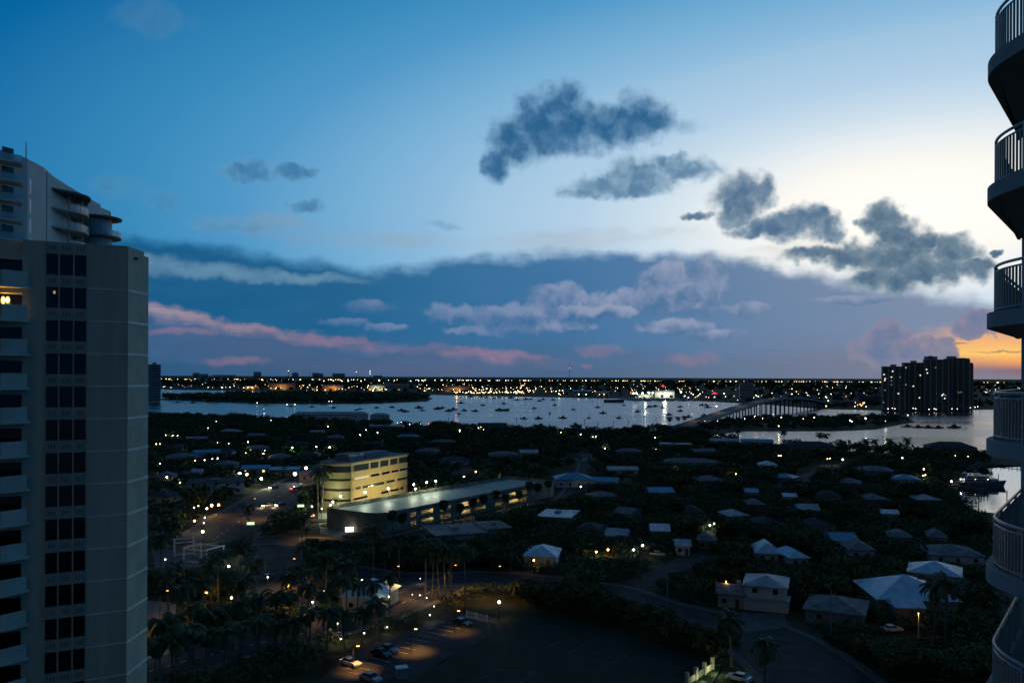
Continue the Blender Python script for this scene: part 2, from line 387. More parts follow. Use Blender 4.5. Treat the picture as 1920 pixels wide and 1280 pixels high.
# ------------------------------------------------------------------ land, water, roads
def GP(lst): return [tuple(G(x, y)[:2]) for x, y in lst]
near_shore = GP([(-1500, 771), (278, 771), (420, 779), (600, 791), (830, 802), (1000, 811), (1150, 812), (1236, 808)])
cause = GP([(1262, 800), (1310, 792), (1400, 784), (1500, 780), (1640, 780), (1700, 783), (1714, 790), (1640, 804), (1560, 807), (1450, 807), (1390, 807), (1345, 813), (1318, 819)])
right_shore = GP([(1345, 826), (1400, 833), (1500, 840), (1650, 848), (1760, 848), (1850, 852), (1912, 857), (1925, 871), (1850, 874), (1806, 880), (1796, 902), (1792, 940), (1806, 951), (1836, 958), (1880, 963), (2100, 985), (2900, 1060)])
land1 = near_shore + cause + right_shore + [(260, 20), (260, -160), (-900, -160)]
mainland = GP([(-1500, 727), (278, 729), (430, 732), (640, 735), (820, 740), (1075, 745), (1250, 748), (1330, 752), (1440, 758), (1540, 766), (1650, 768.5), (1725, 769.5), (1850, 767), (2300, 764), (3200, 760)])
mainland = mainland + [(60000, mainland[-1][1]), (60000, 60000), (-60000, 60000), (-60000, mainland[0][1])]
island = GP([(292, 748), (340, 744), (400, 741), (520, 739), (660, 739), (780, 742), (812, 746), (800, 752), (700, 756), (600, 757), (470, 756), (400, 753)])
gm = MB()
for poly in (land1, mainland, island):
    n = len(poly); a = sum(poly[i][0] * poly[(i + 1) % n][1] - poly[(i + 1) % n][0] * poly[i][1] for i in range(n))
    if a < 0: poly = poly[::-1]
    gm.add([(p[0], p[1], 0) for p in poly] + [(p[0], p[1], -3) for p in poly], [tuple(range(n))] + [(n + i, n + (i + 1) % n, (i + 1) % n, i) for i in range(n)])
bm = bmesh.new(); _me = gm.mesh('ground', M_ground); bm.from_mesh(_me); bmesh.ops.triangulate(bm, faces=[f for f in bm.faces if len(f.verts) > 4]); bm.to_mesh(_me); bm.free()
struct(put('ground', _me))

# water: wind-ruffled lagoon
m = bpy.data.materials.new('lagoon_water'); m.use_nodes = True; t = m.node_tree; t.nodes.clear(); n = NT(t)
out = n.n('ShaderNodeOutputMaterial'); b = n.n('ShaderNodeBsdfPrincipled'); t.links.new(b.outputs[0], out.inputs['Surface'])
b.inputs['Base Color'].default_value = (0.010, 0.022, 0.030, 1); b.inputs['Roughness'].default_value = 0.22; b.inputs['IOR'].default_value = 1.8
tc = n.n('ShaderNodeTexCoord'); co = E(n, tc.outputs['Object'])
patch = n.step(n.noise(n.vec('MULTIPLY', co, (0.5, 1.6, 1)), 0.004, 4, 0.6), 0.35, 0.65)
calm = n.step(n.sep(co)[1], 640.0, 520.0)          # the marina basin lies sheltered
n.put(b.inputs['Roughness'], (patch * 0.10 + 0.16) * (1.0 - calm * 0.85))
bp = n.n('ShaderNodeBump'); bp.inputs['Strength'].default_value = 0.9; bp.inputs['Distance'].default_value = 1.0
h1 = n.noise(n.vec('MULTIPLY', co, (1.0, 2.2, 1)), 0.16, 4, 0.6) * 0.55
n.put(bp.inputs['Height'], h1 * (patch * 0.45 + 0.45) * (1.0 - calm * 0.93)); t.links.new(bp.outputs[0], b.inputs['Normal'])
wm = MB().sheet([(-9000, 200), (9000, 200), (9000, 6000), (-9000, 6000)], -0.6).mesh('water', m)
struct(put('water', wm))

# masks on a 2 m grid: where nothing may be planted, and how tall a tree may be without hiding what the photograph shows
GX0, GY0, GS, GW, GH = -800.0, 100.0, 2.0, 900, 470
blocked = np.zeros((GH, GW), bool); hmax = np.full((GH, GW), 99.0)
CXX = GX0 + (np.arange(GW) + 0.5) * GS; CYY = GY0 + (np.arange(GH) + 0.5) * GS
XX, YY = np.meshgrid(CXX, CYY)
def inside(poly, X, Y):
    r = np.zeros(X.shape, bool); n = len(poly); j = n - 1
    for i in range(n):
        (xi, yi), (xj, yj) = poly[i][:2], poly[j][:2]
        with np.errstate(divide='ignore', invalid='ignore'):
            c = ((yi > Y) != (yj > Y)) & (X < (xj - xi) * (Y - yi) / (yj - yi + 1e-12) + xi)
        r ^= c; j = i
    return r
on_land = inside(land1, XX, YY)
def block_poly(poly): blocked[inside(poly, XX, YY)] = True
def block_disc(x, y, r): blocked[(XX - x) ** 2 + (YY - y) ** 2 < r * r] = True
def keep_view(x, y, z, wide=2.0, back=0.30):
    """limit trees on the way from the eye to (x, y, z)"""
    d = math.hypot(x, y); ux, uy = x / d, y / d
    t = np.arange(d * (1 - back), d - 1, 1.6)
    lim = EYE - (EYE - z) * t / d - 0.4
    for off in np.arange(-wide, wide + 0.1, 1.8):
        ix = ((ux * t - uy * off - GX0) / GS).astype(int); iy = ((uy * t + ux * off - GY0) / GS).astype(int)
        ok = (ix >= 0) & (ix < GW) & (iy >= 0) & (iy < GH)
        np.minimum.at(hmax, (iy[ok], ix[ok]), lim[ok])

def strip(pts, w):
    """left and right edge of a way of width w along ground points"""
    pts = [Vector((p[0], p[1])) for p in pts]; L, Rr = [], []
    for i, p in enumerate(pts):
        d = (pts[min(i + 1, len(pts) - 1)] - pts[max(i - 1, 0)]).normalized(); nn = Vector((-d.y, d.x))
        L.append(p + nn * w / 2); Rr.append(p - nn * w / 2)
    return L, Rr
def smooth_line(pts, k=6):
    P_ = [Vector(p) for p in pts]; out = []
    for i in range(len(P_) - 1):
        a, b_, c, d = P_[max(i - 1, 0)], P_[i], P_[i + 1], P_[min(i + 2, len(P_) - 1)]
        for j in range(k):
            t_ = j / k
            out.append(0.5 * ((2 * b_) + (c - a) * t_ + (2 * a - 5 * b_ + 4 * c - d) * t_ ** 2 + (3 * b_ - a - 3 * c + d) * t_ ** 3))
    return out + [P_[-1]]
NROAD = [0]
def road(px, w, walk=1.8, line=True, show=True, name='road'):
    NROAD[0] += 1; z = 0.008 + 0.004 * NROAD[0]
    pts = smooth_line(GP(px)); L, Rr = strip(pts, w); n = len(pts)
    r = MB(); r.add([(*p, z) for p in L] + [(*p, z) for p in Rr], [(i, n + i, n + i + 1, i + 1) for i in range(n - 1)])
    ro = struct(r.build(name, M_asph))
    for s in (1, -1):
        if walk > 0:
            A, B = strip(pts, w + s * 0.02), None
            kb = MB(); wk = MB()
            e = L if s > 0 else Rr; 
            o1, _ = (strip(pts, w + 0.4), 0); e1 = o1[0] if s > 0 else o1[1]
            o2 = strip(pts, w + 0.4 + 2 * walk); e2 = o2[0] if s > 0 else o2[1]
            kb.add([(*p, z + 0.12) for p in e] + [(*p, z + 0.12) for p in e1] + [(*p, 0) for p in e], [(i, i + 1, n + i + 1, n + i) for i in range(n - 1)] + [(i, 2 * n + i, 2 * n + i + 1, i + 1) for i in range(n - 1)])
            wk.add([(*p, z + 0.10) for p in e1] + [(*p, z + 0.10) for p in e2] + [(*p, 0) for p in e2], [(i, i + 1, n + i + 1, n + i) for i in range(n - 1)] + [(n + i, n + i + 1, 2 * n + i + 1, 2 * n + i) for i in range(n - 1)])
            struct(kb.build('kerb', M_kerb)); struct(wk.build('pavement', M_walk))
    if line:
        mk = MB(); acc = 0
        for i in range(n - 1):
            a, b_ = pts[i], pts[i + 1]; seg = (b_ - a).length; k = max(1, int(seg / 8))
            for j in range(k):
                p, q = a.lerp(b_, j / k), a.lerp(b_, (j + 0.45) / k); d = (q - p).normalized(); nn = Vector((-d.y, d.x)) * 0.08
                mk.add([(*(p + nn), z + 0.005), (*(p - nn), z + 0.005), (*(q - nn), z + 0.005), (*(q + nn), z + 0.005)], [(0, 1, 2, 3)])
        mk.build('lane_marking', M_line, ro)
    block_poly([tuple(p) for p in strip(pts, w + 5)[0]] + [tuple(p) for p in strip(pts, w + 5)[1]][::-1])
    if show:
        for i in range(0, n, 1):
            keep_view(pts[i][0], pts[i][1], 1.6, w * .3, .16)
    return ro
road([(400, 1012), (455, 972), (520, 932), (585, 896), (660, 862)], 24)                       # boulevard past the office
road([(330, 1040), (480, 1014), (600, 1016), (720, 1015), (860, 984), (1060, 940), (1250, 915)], 11, show=False)
road([(640, 1072), (760, 1086), (900, 1084), (1030, 1094), (1150, 1112), (1225, 1138), (1340, 1166)], 13, show=False, line=False)
for x_, y_ in ((700, 1080), (730, 1085), (760, 1086), (800, 1087), (840, 1086), (880, 1084), (920, 1083), (960, 1086), (1000, 1090), (1215, 1128)): q = G(x_, y_); keep_view(q.x, q.y, 1.2, 5.0, .14)
road([(1160, 1112), (1230, 1080), (1300, 1048), (1330, 1038)], 8, line=False, walk=0)
road([(1330, 1163), (1410, 1190), (1490, 1236), (1560, 1300)], 20, line=False)
road([(60, 1330), (280, 1258), (440, 1215), (580, 1184), (700, 1150), (800, 1112), (870, 1088)], 12)
road([(1440, 925), (1520, 893), (1600, 868), (1660, 856)], 7, line=False, show=False)
road([(520, 1010), (520, 1060), (525, 1100), (528, 1140)], 14, line=False, walk=1.2)
road([(1062, 938), (1090, 900), (1100, 870), (1090, 850)], 8, line=False, show=False)
# office forecourt, parking court and the dark deck in front of them
def lot(px, name, m_, z, show=True):
    poly = GP(px); o = struct(MB().sheet(poly, z).build(name, m_)); block_poly(poly)
    if show:
        c = Vector((sum(p[0] for p in poly) / len(poly), sum(p[1] for p in poly) / len(poly)))
        for i in range(len(poly)):
            a, b_ = Vector(poly[i]), Vector(poly[(i + 1) % len(poly)])
            for t_ in (0, .25, .5, .75):
                p = a.lerp(b_, t_)
                for q in (0.05, .35, .7): pp = p.lerp(c, q); keep_view(pp.x, pp.y, 0.3, 3.0)
    return o, poly
M_fore = mat('forecourt_paving', (0.26, 0.25, 0.21), 0.8, 0.15, 0.3)
M_court = mat('court_surface', (0.022, 0.040, 0.028), 0.8, 0.2, 0.2)
M_mulch = mat('lawn_strip', (0.04, 0.055, 0.025), 0.95, 0.4, 0.5)
lot([(596, 962), (664, 950), (700, 960), (692, 1004), (640, 1008), (600, 1000)], 'forecourt', M_fore, 0.09)
lot([(585, 1286), (655, 1222), (770, 1180), (868, 1148), (928, 1160), (944, 1178), (820, 1243), (738, 1296)], 'parking_court', M_asph, 0.07)
lot([(276, 1125), (330, 1130), (330, 1160), (276, 1160)], 'plaza', M_fore, 0.05)
lot([(1345, 1142), (1400, 1150), (1470, 1148), (1480, 1175), (1400, 1185)], 'driveway', M_walk, 0.06)
lot([(284, 1028), (420, 1040), (430, 1062), (290, 1064)], 'garden_terrace', M_walk, 0.05)
# the court deck: a raised slab with faint lines
dk = GP([(742, 1300), (838, 1240), (948, 1178), (1010, 1150), (1110, 1164), (1250, 1208), (1352, 1256), (1320, 1310)])
block_poly(dk)
deck = struct(MB().prism(dk, 0.0, 0.35).build('sports_court', M_court))
ml = MB()
def pline(a, b_, z, w=0.05):
    p, q = G(*a), G(*b_); d = (q - p).normalized(); nn = Vector((-d.y, d.x, 0)) * w
    ml.add([(*(p + nn).xy, z), (*(p - nn).xy, z), (*(q - nn).xy, z), (*(q + nn).xy, z)], [(0, 1, 2, 3)])
for a, b_ in (((1015, 1220), (1050, 1204)), ((1060, 1228), (1120, 1200)), ((1145, 1247), (1178, 1228)), ((1060, 1228), (1145, 1247)), ((895, 1278), (935, 1258)), ((975, 1284), (1005, 1262)), ((935, 1258), (1005, 1262)), ((990, 1268), (1000, 1260))): pline(a, b_, 0.354)
ml.build('court_line', mat('court_line_paint', (0.14, 0.15, 0.15), 0.8, 0.2, 1.0), deck)
for x, y in dk: keep_view(x * 0.98, y * 0.98, 0.4, 4.0)
for x_, y_ in ((900, 1240), (1000, 1200), (1100, 1220), (1200, 1250), (1050, 1260), (1150, 1200), (850, 1270), (960, 1215)): q = G(x_, y_); keep_view(q.x, q.y, 0.4, 6.0)

# ------------------------------------------------------------------ the grey apartment tower beside the viewer
M_tow = mat('tower_render', (0.52, 0.46, 0.35), 0.85, 0.16, 0.5, bump=0.15, bscale=6, stretch=(1, 1, .12))
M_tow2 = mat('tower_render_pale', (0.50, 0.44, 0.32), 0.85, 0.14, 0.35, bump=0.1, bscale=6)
M_band = mat('joint_band', (0.80, 0.75, 0.64), 0.8, 0.1, 0.5)
M_span = mat('spandrel_panel', (0.40, 0.38, 0.32), 0.7, 0.1, 0.6)
M_para = mat('parapet_panel', (0.62, 0.57, 0.47), 0.85, 0.1, 0.5)
TC = Vector((-37.7, 73.4)); TA = math.atan2(0.466, 0.885); TE = Vector((math.cos(TA), math.sin(TA))); TN = Vector((-TE.y, TE.x))
def ts(x, y=0.0):
    """photo column -> distance along the tower's front, at depth y behind it"""
    u = (x - CX) / FPX; c = TC + TN * y
    return (u * c.y - c.x) / (TE.x - u * TE.y)
tower = thing('apartment_tower', 'grey apartment tower with three columns of dark windows, filling the frame beside the lagoon', 'tower', (TC.x, TC.y, 0), TA)
ROOF = 66.6; ST = 2.9
s40, s83, s1, s2, s3, s165, s238 = ts(41), ts(83), ts(84.5), ts(110), ts(137.5), ts(164), 3.15
wb = MB()
wb.prism([(s40, 0), (s83, 0), (s83, 6), (s40, 6)], 0, ROOF)
wb.prism([(s83 + .002, 0.16), (s165 - .002, 0.16), (s165 - .002, 6), (s83 + .002, 6)], 0, ROOF)
wb.prism([(s165, 0), (s238, 0), (s238 + 1.96, 3.72), (s238 - 1, 9), (-14, 12), (-14, 6.0), (s165, 6.0)], 0, ROOF - 0.35)
wb.prism([(-14, 1.5), (s40 - .003, 1.5), (s40 - .003, 6), (-14, 6)], 0, ROOF)
wb.build('wall', M_tow, tower)
# parapet crown with a lower notch at the far corner
MB().prism([(s165 + .003, 0.03), (s238 - .02, 0.03), (s238 + 1.55, 3.0), (s238 + 1.0, 3.3), (s238 - .3, 0.4), (s165 + .003, 0.4)], ROOF - 0.35, ROOF + 0.05).build('parapet', M_tow2, tower)
MB().box(s238 + .5, 1.0, ROOF - .95, s238 + .9, 2.6, ROOF - .8).build('wall_vent', M_dmetal, tower)
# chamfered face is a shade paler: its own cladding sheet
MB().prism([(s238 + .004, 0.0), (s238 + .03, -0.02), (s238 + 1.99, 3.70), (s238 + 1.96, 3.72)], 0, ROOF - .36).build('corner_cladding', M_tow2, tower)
for k in range(22):
    z = 62.66 - ST * k
    if z < 1: break
    MB().prism([(s165 + .01, 0.02), (s165 + .01, -0.03), (s238 + .01, -0.03), (s238 + .03, 0.02)], z - .06, z + .06).build('joint_band', M_band, tower)
    MB().prism([(s238 + .035, -0.05), (s238 + .06, -0.08), (s238 + 2.03, 3.66), (s238 + 2.0, 3.70)], z - .11, z + .11).build('joint_band', M_band, tower)
# window bay
for q in (s83 + .06, s2, s3, s165 - .06):
    MB().box(q - .055, -0.06, 20, q + .055, 0.15, ROOF - .02).build('mullion', M_tow2, tower)
cols = [(s83 + .12, s2 - .06), (s2 + .06, s3 - .06), (s3 + .06, s165 - .12)]
for k in range(15):
    zt = 65.5 - ST * k
    for j, (a, b_) in enumerate(cols):
        sp = MB().box(a, 0.0, zt + .04, b_, 0.155, zt + ST - 1.79 if k else ROOF - .02).build('spandrel', M_span, tower)
        mid = (a + b_) / 2
        g = MB()
        for o_ in (-.22, .0, .22): g.box(mid + o_ - .03, -0.012, zt + .38, mid + o_ + .03, 0.01, zt + .8)
        g.build('vent_slot', M_dmetal, sp)
        w = MB().box(a, 0.03, zt - 1.77, a + .05, 0.14, zt + .03).box(b_ - .05, 0.03, zt - 1.77, b_, 0.14, zt + .03).box(a + .052, 0.03, zt - .03, b_ - .052, 0.14, zt + .03).box(a + .052, 0.03, zt - 1.77, b_ - .052, 0.14, zt - 1.71).box(a + .052, 0.04, zt - .62, b_ - .052, 0.13, zt - .57).build('window', M_dmetal, tower)
        MB().box(a + .051, 0.10, zt - 1.708, b_ - .051, 0.12, zt - .032).build('pane', M_glass, w)
        if k == 1 and j == 0:
            MB().ball((mid + .16, 0.085, zt - .42), .11, zs=1.5).build('lit_lamp', glow('room_lamp', (1, .6, .12), .35), w)
# balconies at the near end, splayed towards the viewer
sr = ts(57, -.35); bd = Vector((.89, .454))
def bp_(t_, o_=0.0): return (sr - bd.x * t_ + bd.y * o_, -.35 - bd.y * t_ - bd.x * o_)
for k in range(17):
    zf = 55.1 - 1.2 + ST * (4 - k)
    if zf + 2.2 > ROOF: continue
    bal = MB().prism([(s40 + .35, -0.004), bp_(0), bp_(4.5), (sr - 6, -0.004)], zf - .22, zf).build('balcony', M_para, tower)
    MB().prism([bp_(.25), bp_(2.3), bp_(2.3, -.14), bp_(.25, -.14)], zf + .002, zf + 1.2).build('parapet', M_para, bal)
    MB().prism([bp_(2.302), bp_(2.75, -.5), bp_(2.75, -.62), bp_(2.302, -.14)], zf + .002, zf + 1.15).build('parapet', M_tow, bal)
    MB().box(s40 - 3.6, 0.9, zf + .06, s40 - .05, 0.95, zf + 2.2).build('balcony_door', M_glass, tower)
    MB().box(-14, 0.0, zf + 2.25, s40 - .004, 1.49, zf + ST - .23).build('lintel', M_tow, tower)
    if k == 2:
        MB().ball((ts(5, .4), .4, zf + 1.62), .17, zs=2.2).build('lit_lantern', glow('lantern', (1, .5, .06), 1.8), tower)
        MB().ball((ts(14, .4), .4, zf + 1.68), .16, zs=1.9).build('lit_lantern', glow('lantern2', (1, .6, .10), 2.2), tower)
        MB().box(ts(2, .5), .7, zf + .9, ts(20, .5), .75, zf + 1.35).build('sill_reflection', glow('lantern_reflection_glow', (1, .5, .10), .35), tower)  # reflection of the lanterns, put in as a faintly glowing box
        L = bpy.data.lights.new('lantern_light', 'POINT'); L.energy = 60; L.color = (1, .6, .2); L.shadow_soft_size = .2
        lo = bpy.data.objects.new('lantern_light', L); C.objects.link(lo); lo.parent = tower; lo.location = (ts(10, .0), 0.1, zf + 1.7)

# ------------------------------------------------------------------ the taller tower behind it, with curved balconies
M_t2 = mat('second_tower_render', (0.62, 0.58, 0.52), 0.85, 0.08, 0.2)
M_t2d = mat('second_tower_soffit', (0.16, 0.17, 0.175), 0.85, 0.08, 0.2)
M_rail_glass = mat('balustrade_glass', (0.86, 0.90, 0.88), 0.35, 0.05, 0.6)
[n_ for n_ in M_rail_glass.node_tree.nodes if n_.type == 'BSDF_PRINCIPLED'][0].inputs['Transmission Weight'].default_value = 0.75
t2 = thing('apartment_tower', 'taller pale tower with curved balconies and glass balustrades, rising behind the grey tower', 'tower')
def pt(x, d): return ((x - CX) / FPX * d, d)
za = AT(50, 298, 128).z; zb = AT(86, 324, 135).z
pa, pb, pc, pd = pt(50, 128), pt(79, 133), pt(87, 135), pt(129, 145)
wall2 = MB()
wall2.prism([pt(-60, 120), pa, pb, (pb[0] - 4, pb[1] + 14), pt(-60, 150)], 0, za)
wall2.prism([(pb[0] - 4.2, pb[1] + 3), pc, pd, (pd[0] - 2, pd[1] + 14), (pb[0] - 4.2, 160)], 0, zb)
wall2.prism([(pd[0] + .1, pd[1] + 2), pt(160, 152), pt(166, 166), (pd[0], 160)], 0, AT(145, 372, 148).z)
wall2.build('wall', M_t2, t2)
MB().prism([pt(-30, 126), pt(12, 129), pt(28, 133), pt(-10, 137)], za + .003, AT(10, 284, 129).z).build('penthouse', M_t2, t2)
MB().box(*pt(22, 131), za + .003, pt(22, 131)[0] + 1.4, 132, za + 1.2).build('roof_plant', M_t2d, t2)
a_ = pt(47, 129); MB().tube([(*a_, za), (*a_, AT(47, 266, 129).z)], [.09, .05], 5).build('antenna', M_dmetal, t2)
# slit windows on the side wall, recessed balconies on the near face
for k in range(6):
    y0 = 334 + k * 37
    p = Vector(pa).lerp(Vector(pb), .12); z1_ = AT(50, y0, 128).z
    d_ = (Vector(pb) - Vector(pa)).normalized(); nn = Vector((d_.y, -d_.x))
    w = MB().prism([tuple(p + nn * .03), tuple(p + d_ * .5 + nn * .03), tuple(p + d_ * .5 - nn * .1), tuple(p - nn * .1)], z1_ - 2.3, z1_).build('window', mat('pale_window', (.62, .66, .66), .3, .1), t2)
for k in range(7):
    zz = AT(25, 315 + k * 35.5, 126).z
    MB().prism([pt(-60, 119), pt(-60, 117), pt(40, 122.5), pt(41, 125.5)], zz - .25, zz).build('balcony', M_t2, t2)
    g_ = MB().prism([pt(-60, 117.1), pt(39.5, 122.6), pt(39.5, 122.7), pt(-60, 117.2)], zz + .01, zz + 1.0).build('balustrade', M_rail_glass, t2)
    MB().prism([pt(2, 122.6), pt(24, 124.2), pt(24, 124.6), pt(2, 123)], zz + .02, zz + 2.4).build('balcony_door', M_glass, t2)
def arc(c0, c1, bulge, n=12):
    a, b_ = Vector(c0), Vector(c1); d_ = b_ - a; nn = Vector((d_.y, -d_.x)).normalized()
    return [tuple(a + d_ * (i / n) + nn * bulge * math.sin(math.pi * i / n)) for i in range(n + 1)]
def railing(parent, pts, z, h, i0, i1, m_, k=1):
    for i in range(i0, i1, k):
        a, b_ = Vector(pts[i]), Vector(pts[min(i + k, len(pts) - 1)]); d_ = (b_ - a); d_u = d_.normalized(); nn = Vector((d_u.y, -d_u.x)) * .03
        a2, b2 = a + d_ * .04, b_ - d_ * .04
        MB().prism([tuple(a2 + nn), tuple(b2 + nn), tuple(b2 - nn), tuple(a2 - nn)], z, z + h).build('balustrade_panel', m_, parent)
c0, c1 = pt(92, 136.5), pt(163, 149)
for k in range(7):
    zz = AT(125, 362 + k * 34, 141).z
    ar = arc(c0, c1, 2.6 if k else 3.0)
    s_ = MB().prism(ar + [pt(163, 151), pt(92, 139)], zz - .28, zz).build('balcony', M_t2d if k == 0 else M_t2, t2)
    if k: railing(s_, arc(c0, c1, 2.5), zz + .02, 1.05, 3, 12, M_rail_glass)
    zc = zz - .28
    for x, d in ((128, 142.2), (153, 146.6)):
        q = pt(x, d)
        if k < 6: MB().tube([(*q, zc - 3.1 + .26), (*q, zc - .002)], .16, 6).build('column', M_t2, t2)
cc = Vector(pt(182, 152.5))
for k in range(5):
    zz = AT(182, 404 + k * 36.5, 150).z
    R_ = 4.1 - .12 * k
    cir = [tuple(cc + Vector((math.cos(a), math.sin(a))) * R_) for a in np.linspace(0, 2 * math.pi, 29)[:-1]]
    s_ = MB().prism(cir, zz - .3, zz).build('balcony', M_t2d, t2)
    ci2 = [tuple(cc + Vector((math.cos(a), math.sin(a))) * (R_ - .12)) for a in np.linspace(-math.pi * .95, math.pi * .15, 13)]
    if k: railing(s_, ci2, zz + .02, 1.05, 0, 12, M_rail_glass)
wl = MB(); wl.prism([tuple(cc + Vector((math.cos(a), math.sin(a))) * 2.4) for a in np.linspace(0, 2 * math.pi, 17)[:-1]], 0, AT(182, 404, 150).z - .35); wl.build('stair_core', M_t2, t2)

# ------------------------------------------------------------------ balconies of the building the viewer stands in
M_rb = mat('balcony_concrete', (0.37, 0.36, 0.34), 0.8, 0.08, 0.5, bump=0.1)
M_rr = mat('painted_railing', (0.38, 0.39, 0.38), 0.35, 0.05, 1.0, spec=0.6)
own = thing('apartment_building', 'pale concrete building with a stack of rounded balconies cut off by the frame edge', 'building')
MB().prism([(14.75, 23.9), (30, 30), (30, -20), (15.5, -20), (15.5, 12), (14.75, 12)], 0, 80).build('wall', M_rb, own)
def plan(inset):
    r = 1.0 - inset; out = []
    a, b_, c = Vector((10.76 + inset, 11.5)), Vector((10.76 + inset, 18.9 - inset * .4)), Vector((14.9 - inset * .25, 24.2 - inset))
    out.append(a)
    d1, d2 = (a - b_).normalized(), (c - b_).normalized(); k = 0.85
    p0, p1 = b_ + d1 * k, b_ + d2 * k
    for i in range(9):
        t_ = i / 8; out.append(p0 * (1 - t_) ** 2 + b_ * 2 * t_ * (1 - t_) + p1 * t_ ** 2)
    out.append(c)
    return out
def resample(pts, step_):
    L_ = [0.0]
    for i in range(len(pts) - 1): L_.append(L_[-1] + (pts[i + 1] - pts[i]).length)
    n_ = int(L_[-1] / step_); res = []
    for k in range(n_ + 1):
        t_ = L_[-1] * k / n_; i = max(0, min(len(pts) - 2, int(np.searchsorted(L_, t_)) - 1))
        f_ = (t_ - L_[i]) / max(1e-6, L_[i + 1] - L_[i]); res.append((pts[i].lerp(pts[i + 1], f_), (pts[i + 1] - pts[i]).normalized()))
    return res
bal_me = MB().box(-.012, -.021, 0, .012, .021, .90).mesh('baluster', M_rr)
for k in range(-4, 4):
    zf = EYE - 1.40 + 2.9 * k
    bal = MB().prism([tuple(p) for p in plan(0)] + [(14.74, 24.1), (14.74, 11.5)], zf - .34, zf).build('balcony', M_rb, own)
    op = plan(.17)
    for h, rr in ((1.08, .035), (.955, .022)):
        MB().tube([(p.x, p.y, zf + h) for p in op], rr, 7).build('handrail', M_rr, bal)
    MB().tube([(p.x, p.y, zf + .09) for p in op], .02, 6).build('bottom_rail', M_rr, bal)
    for p, d_ in resample(op, .125):
        if p.y < 16.0: continue
        put('baluster', bal_me, bal, (p.x, p.y, zf + .06), math.atan2(d_.y, d_.x))
    for p, d_ in resample(op, 1.5):
        if p.y < 15.0: continue
        MB().box(p.x - .025, p.y - .025, zf + .002, p.x + .025, p.y + .025, zf + 1.06).build('rail_post', M_rr, bal)

# ------------------------------------------------------------------ lamps
LAMP_POS = []
def pointlight(parent, loc, energy, color, r=0.25, spot=None):
    L = bpy.data.lights.new('lamp_light', 'SPOT' if spot else 'POINT'); L.energy = energy; L.color = color; L.shadow_soft_size = r
    if spot: L.spot_size = R(spot); L.spot_blend = 0.6
    o = bpy.data.objects.new('lamp_light', L); C.objects.link(o); o.parent = parent; o.location = loc
    return o
def lamp(x, y, c, label, group, h=6.0, r=0.22, s=14, power=0, name='street_lamp', spot=None, arm=0.0, see=True, cat='street lamp', style='ball', z0=0.0, loc=None):
    p = loc if loc is not None else G(x, y, z0 + h)
    base = Vector((p[0], p[1], z0))
    o = thing(name, label, cat, base, 0.0, group)
    hq = round(h * 2) / 2
    pm = shared(('pole', hq, arm > 0), lambda: (MB().tube([(0, 0, 0), (0, 0, hq - .05)], [.09, .06], 6) if arm <= 0 else MB().tube([(0, 0, 0), (0, 0, hq + .3), (0.5, 0, hq + .45), (arm, 0, hq + .25)], [.1, .07, .05, .05], 6)).mesh('pole', M_dmetal))
    put('pole', pm, o)
    rq = max(.08, round(r, 2))
    if style == 'ball': hm = shared(('bulb', rq, c, s), lambda: MB().ball((0, 0, 0), rq, 8, 6).mesh('bulb', bulbmat(c, s), True)); off = (0, 0, hq)
    else: hm = shared(('panel', rq, c, s), lambda: MB().box(-rq * 1.4, -rq * .7, -.1, rq * 1.4, rq * .7, .02).mesh('bulb', bulbmat(c, s))); off = (arm, 0, hq + .2)
    put('bulb', hm, o, off)
    if power: pointlight(o, (off[0], off[1], off[2] - rq - .15) if spot else (off[0], off[1] - rq - .05, off[2]), power, COL[c], .3, spot)
    if see: LAMP_POS.append((p[0], p[1], p[2] - .5))
    return o

# ------------------------------------------------------------------ the floodlit office building
M_yel = mat('office_cream', (0.54, 0.45, 0.20), 0.8, 0.08, 0.4)
P1, P2 = Vector((-64.3, 335.0)), Vector((-47.2, 374.0)); OA = math.atan2(P2.y - P1.y, P2.x - P1.x); OL = (P2 - P1).length; OW = 15.0
off = thing('office_building', 'cream four storey office block with a rounded corner, floodlit yellow beside the parking deck', 'building', (P1.x, P1.y, 0), OA)
# local x runs along the lit front, local y to the left of it
def cap(rad, n=14): return [(-3.2 - math.sin(a) * 0 - 4.2 * math.sin(a) + 3.2 * 0, OW / 2 - math.cos(a) * (OW / 2)) for a in np.linspace(0, math.pi, n)]
curve = [(-5.5 * math.sin(a), OW / 2 - math.cos(a) * (OW / 2)) for a in np.linspace(0, math.pi, 15)]
foot = curve + [(OL, OW), (OL, 0)]
OH = 19.4
wins = [(16.0, 18.6, 5, 'big'), (12.5, 13.5, 5, 'rib'), (8.4, 9.5, 6, 'rib'), (4.2, 5.2, 4, 'rib')]
wo_ = MB()
# front wall in horizontal bands, with the window strips left open
zc = [0, 4.2, 5.2, 8.4, 9.5, 12.5, 13.5, 16.0, 18.6, OH]
inner = [(x * .96 + .35, OW / 2 + (y - OW / 2) * .97) for x, y in curve] + [(OL - .35, OW - .35), (OL - .35, .35)]
for i in range(0, len(zc) - 1):
    wo_.prism(foot if i % 2 == 0 else inner, zc[i] + .001, zc[i + 1] - .001)
wo_.build('wall', M_yel, off)
def opane(a, b_, z0, z1, m_=M_glass):
    w = MB().box(a - .08, -.02, z0 + .01, a, .3, z1 - .01).box(b_, -.02, z0 + .01, b_ + .08, .3, z1 - .01).box(a, -.02, z0 + .01, b_, .3, z0 + .09).build('window', M_metal, off)
    MB().box(a, .10, z0 + .1, b_, .14, z1 - .015).build('pane', m_, w)
def pier(a, b_, z0, z1): MB().box(a, .003, z0, b_, .34, z1).build('wall_pier', M_yel, off)
M_opane = mat('office_glass', (0.03, 0.045, 0.05), 0.15, 0.1, 0.4)
